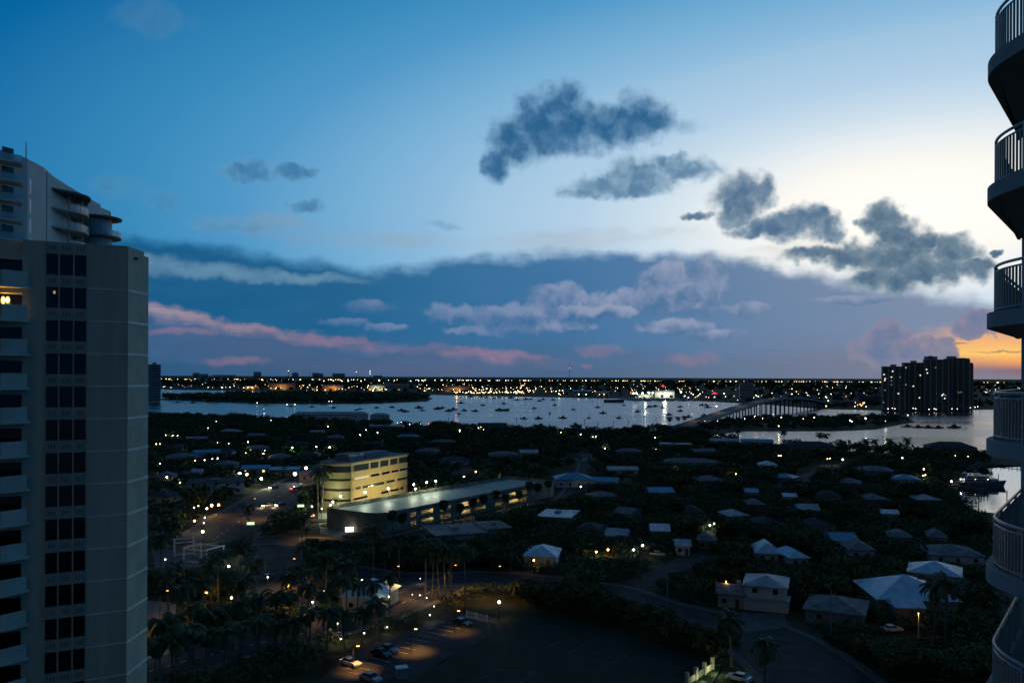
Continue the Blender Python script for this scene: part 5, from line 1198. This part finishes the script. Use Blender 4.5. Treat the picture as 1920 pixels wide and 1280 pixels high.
lamps([(1460, 854, 'y'), (1464, 854, 'y'), (1551, 860, 'y'), (1556, 859, 'y'), (1580, 861, 'o', dict(r=.5)), (1692, 858, 'w'), (1732, 879, 'y'), (1731, 891, 'y'), (1735, 890, 'y'), (1570, 880, 'w')], 'warm house lamp along the lane behind the channel', 'channel side lamps', h=4, r=.34, s=15)
lamps([(1791, 854, 'w'), (1815, 855, 'w')], 'white lamp at the foot of the villa on the spit', 'villa lamps', h=3, r=.26, s=12)
lamps([(1784, 902, 'y', dict(r=.42)), (1801, 898, 'w')], 'warm lamp on the dock beside the large yacht', 'dock lamps', h=3, r=.3, s=14)
lamps([(1345, 789, 'w'), (1321, 789, 'y'), (1396, 785, 'w'), (1415, 780, 'w'), (1430, 784, 'w'), (1450, 776, 'w'), (1465, 782, 'w'), (1506, 785, 'w'), (1527, 782, 'n'), (1594, 788, 'n', dict(r=.6)), (1597, 790, 'w'), (1623, 784, 'n', dict(r=.8)), (1660, 789, 'w'), (1702, 778, 'w'), (1460, 798, 'y')], 'small lamp in the park below the bridge', 'park lamps', h=6, r=.45, s=13)
for x, y, lb in ((842, 1060, 'sodium street lamp above the reddish lit road bend'), (735, 1062, 'sodium street lamp on the road behind the gatehouse'), (925, 1062, 'sodium street lamp at the road bend near the slim pole'), (540, 1048, 'sodium street lamp at the top of the side road'), (528, 1096, 'sodium street lamp at the foot of the side road'), (300, 1108, 'sodium street lamp by the plaza at the tower foot'), (575, 968, 'sodium street lamp at the office crossing'), (470, 935, 'sodium street lamp on the boulevard verge')):
    lamp(x, y, 'o', lb, 'sodium street lamps', h=8, r=.16, s=3, power=1500 if x == 925 else 3200, style='panel', arm=1.6, spot=125)
# lit lamp shafts on the near street
for x, y, lb in ((1361, 1090, 'lit pole beside the low pale annex'), (1722, 1150, 'orange lit pole at the corner of the big pale roof house')):
    q = G(x, y, 5); o = thing('street_lamp', lb, 'street lamp', (q.x, q.y, 0), 0, 'lit poles on the near street'); MB().tube([(0, 0, 0), (0, 0, 5)], [.09, .07], 6).build('pole', M_white, o); put('bulb', shared('shade', lambda: MB().ball((0, 0, 5.1), .13).mesh('bulb', bulbmat('o', 5))), o); pointlight(o, (0, -.5, 4.9), 110, COL['o']); keep_view(q.x, q.y, 1, 2)
# green lit street-name boxes over the crossing
for x, y, lb in ((564, 948, 'green white lit sign box over the crossing'), (470, 981, 'green white lit sign box left of the crossing palm')):
    q = G(x, y, 6); o = thing('sign', lb, 'sign', (q.x, q.y, 0), R(8), 'lit sign boxes'); MB().tube([(-3, 0, 0), (-3, 0, 6.8)], .12, 6).build('pole', M_dmetal, o); MB().tube([(-3, 0, 6.7), (1.6, 0, 6.7)], .07, 6).build('arm', M_dmetal, o); MB().box(-1.2, -.1, 5.6, 1.2, .1, 6.5).build('panel', glow('sign_green', (.75, 1, .55), 1.1), o); LAMP_POS.append((q.x, q.y, 5))
# utility poles
for x, y, lb in ((1200, 1088, 'dark wooden utility pole at the side street corner'), (1251, 1140, 'pale concrete utility pole where the streets meet'), (1558, 1190, 'grey pole in front of the patchy roofed house'), (958, 1078, 'slim pole beside the road bend'), (1093, 895, 'tall slim pole above the blue hip roof')):
    q = G(x, y); o = thing('utility_pole', lb, 'pole', q, R(20), 'utility poles'); MB().tube([(0, 0, 0), (0, 0, 9.5)], [.16, .1], 7).build('post', M_walls['grey'] if 'pale' in lb or 'grey' in lb else M_wood, o); MB().box(-1.1, -.06, 8.6, 1.1, .06, 8.75).build('crossarm', M_wood, o)
    for s in (-.9, 0, .9): MB().tube([(s, 0, 8.75), (s, 0, 8.95)], .05, 5).build('insulator', M_white, o)
    keep_view(q.x, q.y, 1.5, 1.5)

# ------------------------------------------------------------------ lights of the far shore
STUFF = {}
def far_pos(x, y, h):
    if y > 713: return G(x, y, h), h
    q = AT(x, y, 5200); hh = max(6.0, min(30.0, q.z)); return Vector((q.x, q.y, hh)), hh
def far(lst, label, group, h=9.0, r=.8, s=10, each=True):
    for x, y, c, *e in lst:
        kw = e[0] if e else {}; q, hh = far_pos(x, y, h); r_ = kw.get('r', r) * (1 if y > 713 else 1.8); s_ = kw.get('s', s)
        if each: lamp(0, 0, c, label, group, h=hh, r=r_, s=s_, loc=Vector((q.x, q.y, hh)), see=False)
        else: STUFF.setdefault((c, s_), MB()).ball((q.x, q.y, hh), r_ * rr.uniform(.8, 1.6), 6, 4).box(q.x - .12, q.y - .12 + r_, 0, q.x + .12, q.y + .12 + r_, hh)
def far_many(n_, fx, fy, cols, **kw): far([(fx(), fy(), rr.choice(cols), dict(s=rr.choice((3, 6, 9, 14)))) for _ in range(n_)], '', '', each=False, **kw)
rr = random.Random(3)
far([(607, 714, 'y'), (625, 713.5, 'y'), (641, 714, 'y'), (653, 714, 'y'), (677, 714, 'y'), (711, 714, 'y'), (770, 714, 'y'), (785, 714, 'y'), (794, 714, 'y'), (819, 714, 'y'), (846, 713.6, 'y'), (917, 713.6, 'y')], 'tall warm globe lamp in the long row above the port', 'tall port lamps', h=22, r=2.1, s=16)
far([(rr.uniform(452, 482), rr.uniform(719, 727), rr.choice('yyo'), dict(r=1.0, s=16)) for _ in range(14)], 'intense yellow lamp crowding the port end yard', 'lamps of the bright port yard', h=10)
far([(rr.gauss(520, 22), rr.uniform(712, 729), rr.choice('oooy')) for _ in range(26)], 'orange lamp in the dense cluster over the port works', 'orange port lamps', h=12, r=.9, s=11)
far_many(110, lambda: rr.uniform(560, 840), lambda: rr.uniform(714, 733), 'wyyyoo', r=.8)
far([(rr.uniform(690, 705), rr.uniform(722, 731), 'n', dict(r=1.2, s=14)) for _ in range(6)] + [(805, 728, 'n', dict(r=1.4, s=14)), (800, 722, 'n', dict(r=1.4, s=14)), (716, 729, 'n', dict(r=1.2))], 'greenish white floodlight at the pale port building', 'floodlights of the pale port building', h=10)
far([(852 + i * 5.3, 735.5 + rr.uniform(-1.5, 1), rr.choice('yyw')) for i in range(24)], 'warm lamp along the lit quay across the lagoon', 'lamps on the lit quay', r=.8, s=12)
far_many(110, lambda: rr.uniform(848, 985), lambda: rr.uniform(718, 737), 'yyyyno', r=.8)
far_many(80, lambda: rr.uniform(980, 1185), lambda: rr.uniform(714, 740), 'wyyyoo', r=.75)
far([(1049, 732, 'y', dict(r=1.2)), (1055, 732, 'y', dict(r=1.2)), (1048, 738, 'n', dict(r=1.2)), (1099, 739, 'g', dict(r=1.0)), (1070, 728, 'n', dict(r=1.1))], 'brighter lamp standing before the far boat sheds', 'lamps by the boat sheds', h=8)
far([(1188, 737, 'n'), (1193, 737, 'n'), (1205, 737, 'n'), (1217, 736, 'n'), (1224, 736, 'n'), (1249, 738, 'n'), (1262, 735, 'n'), (1277, 735, 'n')], 'large greenish white floodlight at the far marina', 'marina floodlights', h=12, r=2.0, s=18)
far_many(80, lambda: rr.uniform(1184, 1330), lambda: rr.uniform(713.5, 747), 'wwnyyo', r=.7)
far([(rr.uniform(1480, 1540), rr.uniform(713.4, 716), rr.choice('yoyo'), dict(r=1.1)) for _ in range(20)], 'warm lamp in the bright row far beyond the bridge', 'warm row beyond the bridge', h=14)
far_many(130, lambda: rr.uniform(1330, 1655), lambda: 713.5 + 32 * rr.random() ** 1.7, 'wwyyyo', r=.65)
far([(1485, 729, 'y', dict(r=1.1)), (1551, 724, 'w', dict(r=1.1)), (1597, 719, 'o', dict(r=1.2)), (1646, 718, 'w', dict(r=1.4)), (1587, 724, 'w', dict(r=1.1)), (1553, 751, 'o', dict(r=.9, s=16)), (1549, 761, 'y', dict(r=.8))], 'brighter lamp standing out beyond the bridge', 'bright lamps beyond the bridge', h=10)
far_many(36, lambda: rr.uniform(1828, 1912), lambda: rr.uniform(713, 736), 'wwwy', r=.6)
far([(1665, 766, 'w'), (1673, 765, 'w'), (1678, 766, 'w'), (1712, 765, 'n'), (1717, 766, 'w'), (1742, 767, 'w'), (1752, 766, 'w'), (1755, 767, 'w'), (1785, 766, 'w'), (1795, 766.5, 'w'), (1819, 764, 'w'), (1824, 763.5, 'w'), (1828, 763, 'w'), (1833, 762, 'w')], 'white quay lamp at the foot of the dark towers', 'lamps below the dark towers', h=4, r=.5, s=8)
far_many(44, lambda: rr.uniform(300, 455), lambda: rr.uniform(713, 727), 'wwwyo', r=.65)
far([(612, 752, 'w'), (617, 752, 'w'), (622, 752, 'w'), (296, 731, 'w', dict(r=1.0)), (538, 758, 'w'), (553, 758, 'w'), (482, 755, 'w')], 'white lamp at the water edge of the wooded island', 'lamps at the island edge', h=4, r=.5, s=11)
far_many(230, lambda: rr.uniform(300, 1900), lambda: rr.uniform(707.5, 713), 'wyyoo', r=.75)
far([(rr.uniform(1600, 1625), rr.uniform(752, 763), rr.choice('wyo')) for _ in range(9)], 'lamp in the lit yard beside the bridge landing', 'lamps of the bridge landing yard', h=5, r=.6, s=9)

me = bpy.data.meshes.new('distant_lamps'); V_, F_, I_ = [], [], []
for i, ((c, s_), mb_) in enumerate(STUFF.items()):
    k = len(V_); V_ += mb_.v; F_ += [tuple(j + k for j in f) for f in mb_.f]; I_ += [i] * len(mb_.f); me.materials.append(bulbmat(c, s_))
me.materials.append(M_dmetal); nb = len(STUFF)
I_ = [nb if (len(f) == 4 and abs(V_[f[0]][2] - V_[f[2]][2]) > 3) else i for f, i in zip(F_, I_)]
me.from_pydata(V_, [], F_); me.polygons.foreach_set('material_index', I_); me.update()
struct(put('distant_lamps', me), 'stuff')

# ------------------------------------------------------------------ trees and palms
def leaf_cloud(lobes, n, size, seed, flat=.5):
    """quads spread through ellipsoid lobes, denser to the outside"""
    g = np.random.default_rng(seed); L = np.array(lobes); w = L[:, 3] * L[:, 4] * L[:, 5]; idx = g.choice(len(L), n, p=w / w.sum())
    d = g.normal(size=(n, 3)); d /= np.linalg.norm(d, axis=1)[:, None]; rad = g.uniform(.35, 1.0, n) ** .45 * g.uniform(.85, 1.12, n)
    c = L[idx, :3] + d * L[idx, 3:6] * rad[:, None]
    nrm = d * .6 + g.normal(size=(n, 3)) * .6 + np.array([0, 0, flat]); nrm /= np.linalg.norm(nrm, axis=1)[:, None]
    a = np.cross(nrm, g.normal(size=(n, 3))); a /= np.linalg.norm(a, axis=1)[:, None]; b_ = np.cross(nrm, a)
    s = size * g.uniform(.6, 1.4, n)[:, None]
    V = np.stack([c - a * s, c - b_ * s * .6, c + a * s, c + b_ * s * .6], 1).reshape(-1, 3)
    return V, np.arange(4 * n).reshape(-1, 4)
def lobes_for(seed, h, wide, k=7):
    g = random.Random(seed); out = [(0, 0, h * .62, wide * .6, wide * .6, h * .26)]
    for i in range(k):
        a = 2 * math.pi * i / k + g.uniform(-.4, .4); rr_ = wide * g.uniform(.4, .75)
        out.append((math.cos(a) * rr_, math.sin(a) * rr_, h * g.uniform(.45, .8), wide * g.uniform(.28, .46), wide * g.uniform(.28, .46), h * g.uniform(.12, .22)))
    return out
def tree_proto(seed, h=8.0, wide=4.6, n=1500, size=.42, m_=M_leaf):
    lb = lobes_for(seed, h, wide); V, F_ = leaf_cloud(lb, n, size, seed)
    cr = npmesh('crown', V, F_, m_)
    tb = MB().tube([(0, 0, 0), (.15, .1, h * .22), (.1, .2, h * .5)], [.32, .24, .12], 6)
    for x, y, z, *_ in lb[1:6]: tb.tube([(.12, .12, h * .26), (x * .5, y * .5, h * .42), (x * .9, y * .9, z)], [.14, .09, .03], 5)
    return cr, tb.mesh('trunk', M_bark)
TREES = [tree_proto(100 + i, 8.0, [4.6, 5.4, 3.8, 5.0, 4.2, 5.8, 3.2][i], m_=M_leaf if i % 2 else M_leaf2) for i in range(7)]
def palm_proto(seed, h, nf, fl, droop, kind='feather'):
    g = random.Random(seed); bend = g.uniform(-.5, .5)
    tr = MB().tube([(0, 0, 0), (bend * .3, 0, h * .4), (bend, 0, h)], [.26, .19, .16], 7).mesh('trunk', M_pbark)
    v, f = [], []
    def tri(*q):
        k = len(v); v.extend(q); f.append((k, k + 1, k + 2))
    top = Vector((bend, 0, h))
    for i in range(nf):
        a = 2 * math.pi * i / nf + g.uniform(-.2, .2); el_ = g.uniform(-.35, 1.25) if kind == 'feather' else g.uniform(-.9, 1.3)
        d = Vector((math.cos(a), math.sin(a), 0)); pts = []
        L_ = fl * g.uniform(.85, 1.1); p = top.copy(); e = el_
        for k in range(9):
            pts.append(p.copy()); p = p + (d * math.cos(e) + Vector((0, 0, 1)) * math.sin(e)) * (L_ / 8); e -= droop / 8 * g.uniform(.8, 1.2)
        side = Vector((-d.y, d.x, 0))
        if kind == 'feather':
            for k in range(1, 9):
                for q in (0, .5):
                    if k == 8 and q: continue
                    c = pts[k] if not q else pts[k].lerp(pts[min(k + 1, 8)], .5); fw = (pts[min(k + 1, 8)] - pts[k - 1]).normalized(); ll = fl * .22 * math.sin(math.pi * min(.95, (k + q) / 9.2)) + .12
                    for s in (-1, 1): tri(c - fw * .15, c + fw * .15, c + side * s * ll * .8 + fw * ll * .45 - Vector((0, 0, ll * .5)))
            for k in range(8): tri(pts[k] + side * .03, pts[k] - side * .03, pts[k + 1])
        else:
            c = pts[3]; fw = (pts[4] - pts[3]).normalized()
            for k in range(7):
                t_ = (k - 3) / 3 * 1.25; dr = fw * math.cos(t_) + side * math.sin(t_); tip = c + dr * fl * .55 - Vector((0, 0, .15 * abs(t_)))
                nn_ = side * math.cos(t_) - fw * math.sin(t_); tri(c + nn_ * .02, c + dr * fl * .3 + nn_ * .2, tip); tri(c - nn_ * .02, tip, c + dr * fl * .3 - nn_ * .2)
            tri(top + side * .03, top - side * .03, c)
    me = npmesh('crown', np.array([tuple(q) for q in v]), np.array(f), M_palm)
    return me, tr
PALMS = [palm_proto(200 + i, 1.0 * hh, 28, 3.3, 1.8) for i, hh in enumerate((7.5, 9, 10.5, 12))]
SABAL = [palm_proto(300 + i, hh, 90, 2.5, 1.2, 'fan') for i, hh in enumerate((6.5, 7.5, 8.5))]
def plant(name, cat, protos, k, x, y, sc, rz, label, group, squash=1.0):
    o = thing(name, label, cat, (x, y, 0), rz, group)
    put('trunk', protos[k][1], o, None, None, (sc, sc, sc * squash)); put('crown', protos[k][0], o, None, None, (sc, sc, sc * squash))
    return o
for x, y, z in LAMP_POS: keep_view(x, y, z, 1.2, .2)
rt = random.Random(17)
# palms the photograph shows one by one: (crown pixel x, base pixel y)
def palm_at(x, yb, label, group, kind=PALMS, k=None, sc=1.0):
    q = G(x, yb); plant('palm_tree', 'palm tree', kind, rt.randrange(len(kind)) if k is None else k, q.x, q.y, sc * rt.uniform(.92, 1.08), rt.uniform(0, 6.28), label, group); block_disc(q.x, q.y, 2.5)
for x, yb in ((736, 1012), (754, 1010), (832, 990), (862, 982), (886, 976), (906, 971), (927, 966), (947, 961), (973, 954), (993, 949), (1008, 945), (1030, 940)): palm_at(x, yb, 'round headed palm in the row along the front of the parking deck', 'palms along the parking deck', SABAL, None, 1.0)
for x, yb in ((596, 965), (604, 962)): palm_at(x, yb, 'tall dark palm beside the rounded office corner', 'palms by the office corner', PALMS, 3, 1.35)
for x, yb in ((570, 958), (465, 998), (566, 1022)): palm_at(x, yb, 'palm spreading over the crossing in front of the office', 'palms at the crossing', PALMS, 1)
for x, yb in ((798, 1120), (810, 1122), (822, 1124), (834, 1122), (846, 1124), (873, 1138), (748, 1090), (700, 1086)): palm_at(x, yb, 'tall palm in the close row before the reddish lit road', 'palms by the gatehouse road', PALMS, 3, 1.05)
for i in range(15):
    t_ = i / 14; palm_at(300 + t_ * 430, 1248 - t_ * 92 + rt.uniform(-3, 3), 'palm in the upper row along the palm lined road', 'palms of the upper row', PALMS, rt.choice((1, 2)), .95)
for i in range(14):
    t_ = i / 13; palm_at(290 + t_ * 420, 1290 - t_ * 92 + rt.uniform(-3, 3), 'palm in the lower row along the palm lined road', 'palms of the lower row', PALMS, rt.choice((0, 1)), .95)
for x, yb in ((328, 1120), (316, 1150), (300, 1098), (350, 1168), (380, 1180), (410, 1135), (430, 1160), (460, 1150), (452, 1098), (478, 1128), (340, 1210), (395, 1150), (545, 1165), (590, 1150), (610, 1138), (560, 1140), (640, 1132), (650, 1155)): palm_at(x, yb, 'dark palm in the garden below the grey tower', 'palms of the garden', PALMS)
for x, yb in ((470, 1072), (450, 1058), (420, 1080), (568, 1068), (582, 1078), (612, 1084), (640, 1090), (664, 1082), (690, 1078), (722, 1074)): palm_at(x, yb, 'dark palm behind the reddish lit road', 'palms behind the plaza', PALMS, 0, .85)
for x, yb in ((1772, 1225), (1752, 1216)): palm_at(x, yb, 'big feathery palm before the big pale roof house', 'palms of the near street', PALMS, 2, 1.25)
palm_at(1372, 1250, 'spreading palm at the end of the court hedge', 'palms of the near street', PALMS, 0, 1.2); palm_at(1432, 1300, 'low palm at the frame edge beside the white car', 'palms of the near street', PALMS, 0, 1.1)
for x, yb in ((1536, 846), (1548, 846), (1622, 856), (1668, 862), (1700, 858), (1640, 858), (1858, 864), (1470, 838), (1385, 832)): palm_at(x, yb, 'palm silhouetted against the pale channel water', 'palms along the channel', PALMS, 2, 1.15)
for x, yb in ((1256, 806), (1272, 803), (1284, 802)): palm_at(x, yb, 'dark palm at the foot of the bridge', 'palms at the bridge foot', PALMS, 1, 1.3)
# the hedge of dark trees round the court deck, then the wood: the nearest ones are things of their own
def scatter(n_, px_poly, hlo, hhi, dmin, tries=40):
    out = []; P_ = GP(px_poly); xs_ = [p[0] for p in P_]; ys_ = [p[1] for p in P_]
    for _ in range(n_ * tries):
        if len(out) >= n_: break
        x, y = rt.uniform(min(xs_), max(xs_)), rt.uniform(min(ys_), max(ys_))
        ix, iy = int((x - GX0) / GS), int((y - GY0) / GS)
        if not (0 <= ix < GW and 0 <= iy < GH) or blocked[iy, ix] or not on_land[iy, ix]: continue
        if not inside(P_, np.array([[x]]), np.array([[y]]))[0, 0]: continue
        lim = hmax[max(0, iy - 1):iy + 2, max(0, ix - 1):ix + 2].min(); h = min(rt.uniform(hlo, hhi), lim)
        if h < 2.2: continue
        if any((x - a) ** 2 + (y - b_) ** 2 < (dmin * (.36 + .05 * h)) ** 2 for a, b_, _h in out[-900:]): continue
        out.append((x, y, h))
    return out
ntree = 0
def grow(spots, label, group):
    global ntree
    for x, y, h in spots:
        ntree += 1; k = rt.randrange(len(TREES)); o = plant('broadleaf_tree' if h > 3.2 else 'shrub', 'tree' if h > 3.2 else 'shrub', TREES, k, x, y, h / 8.0 if h > 4.5 else (.42 + h / 40), rt.uniform(0, 6.28), label if h > 3.2 else label.replace('tree', 'shrub'), group if h > 3.2 else group.replace('trees', 'shrubs'))
        if h <= 4.5:
            sc = h / 8.0; wd = sc * 1.35
            for ch in o.children: ch.scale = (wd, wd, sc)
grow(scatter(46, [(930, 1110), (1000, 1105), (1120, 1130), (1240, 1165), (1350, 1200), (1372, 1262), (1330, 1250), (1240, 1200), (1110, 1156), (990, 1146)], 7, 10, 3.0), 'dark tree in the dense hedge behind the court deck', 'trees of the court hedge')
grow(scatter(34, [(1520, 1215), (1640, 1190), (1860, 1200), (1880, 1300), (1500, 1310)], 5, 9, 4.5), 'dark tree in the thicket under the rounded balconies', 'trees below the balconies')
grow(scatter(70, [(1230, 1020), (1640, 1040), (1840, 1090), (1860, 1190), (1500, 1130), (1240, 1120)], 5, 10, 5), 'dark tree around the near street houses', 'trees around the near street')
grow(scatter(50, [(276, 1040), (640, 1030), (900, 1010), (980, 1090), (700, 1100), (276, 1300)], 4, 8, 5), 'dark tree in the gardens between the tower and the gatehouse', 'trees of the near gardens')
grow(scatter(84, [(880, 1000), (1230, 930), (1840, 960), (1850, 1040), (1240, 1040), (960, 1060)], 5, 11, 5.5), 'dark tree in the middle of the wooded neighbourhood', 'trees of the middle wood')
# everything farther reads as one canopy
rest = scatter(2600, [(278, 778), (1000, 810), (1240, 806), (1420, 834), (1860, 860), (1810, 900), (1800, 960), (1240, 935), (900, 1000), (278, 1040)], 5, 10.5, 5.5, 30)
def canopy(spots, name, leaves, size, seed, m_=M_leaf, zsq=1.0):
    g = np.random.default_rng(seed); Vs, Fs, k = [], [], 0
    bank = [leaf_cloud(lobes_for(seed + i, 8, 4.8), leaves, size, seed + i)[0] for i in range(8)]
    for i, (x, y, h) in enumerate(spots):
        V = bank[i % 8]; a = g.uniform(0, 6.28); s = h / 8 if h > 4.5 else .5 + h / 40; sz = h / 8
        c, s_ = math.cos(a), math.sin(a); W = np.empty_like(V)
        W[:, 0] = (V[:, 0] * c - V[:, 1] * s_) * s * 1.12 + x; W[:, 1] = (V[:, 0] * s_ + V[:, 1] * c) * s * 1.12 + y; W[:, 2] = np.maximum(.05, (V[:, 2] - 1.2) * sz * 1.14)
        Vs.append(W); Fs.append(np.arange(len(V)).reshape(-1, 4) + k); k += len(V)
    return struct(put(name, npmesh(name, np.concatenate(Vs), np.concatenate(Fs), m_)), 'stuff')
canopy(rest, 'wood_canopy', 210, .62, 500)
# low growth that fills the yards between the trees
under = scatter(3600, [(278, 1030), (900, 940), (1240, 905), (1800, 930), (1850, 1000), (1870, 1310), (1360, 1262), (1240, 1200), (1000, 1140), (930, 1110), (560, 1300), (278, 1310)], 2.4, 7.5, 3.6, 14)
canopy(under, 'undergrowth', 110, .45, 600)
def px_spots(n_, poly, hlo, hhi, seed):
    g = random.Random(seed); P_ = GP(poly); X_ = np.array([[g.uniform(min(p[0] for p in P_), max(p[0] for p in P_)) for _ in range(n_ * 6)]]); Y_ = np.array([[g.uniform(min(p[1] for p in P_), max(p[1] for p in P_)) for _ in range(n_ * 6)]])
    ok = inside(P_, X_, Y_)[0]; return [(X_[0, i], Y_[0, i], g.uniform(hlo, hhi)) for i in np.nonzero(ok)[0][:n_]]
canopy(px_spots(700, [(296, 747.6), (340, 744), (400, 741.5), (520, 739.5), (660, 739.5), (780, 742.5), (808, 746), (796, 751), (700, 755), (600, 756), (470, 755), (400, 752)], 8, 16, 1), 'island_wood', 90, 1.3, 520)
canopy(px_spots(420, [(1300, 797), (1400, 785), (1500, 781.5), (1640, 781.5), (1700, 784.5), (1705, 789), (1640, 801), (1560, 804.5), (1450, 805), (1390, 805), (1330, 812)], 4, 8, 2), 'park_wood', 120, .8, 540)
far_sp = px_spots(900, [(-100, 727.5), (278, 728.5), (430, 731), (640, 734), (820, 738), (1075, 743), (1250, 746.5), (1330, 750), (1440, 756), (1540, 764), (1650, 766), (1650, 724), (1000, 720), (278, 720)], 7, 14, 3)
far_sp += px_spots(300, [(1440, 755), (1540, 764), (1725, 767.5), (1850, 765.5), (2000, 764), (2000, 728), (1440, 728)], 8, 15, 4)
canopy(far_sp, 'far_shore_wood', 46, 2.0, 560)
hz = [(x, 5200 + random.uniform(-1500, 3800), random.uniform(9, 22)) for x in np.linspace(-3800, 5200, 1500)]
canopy(hz, 'horizon_wood', 14, 7.0, 580)
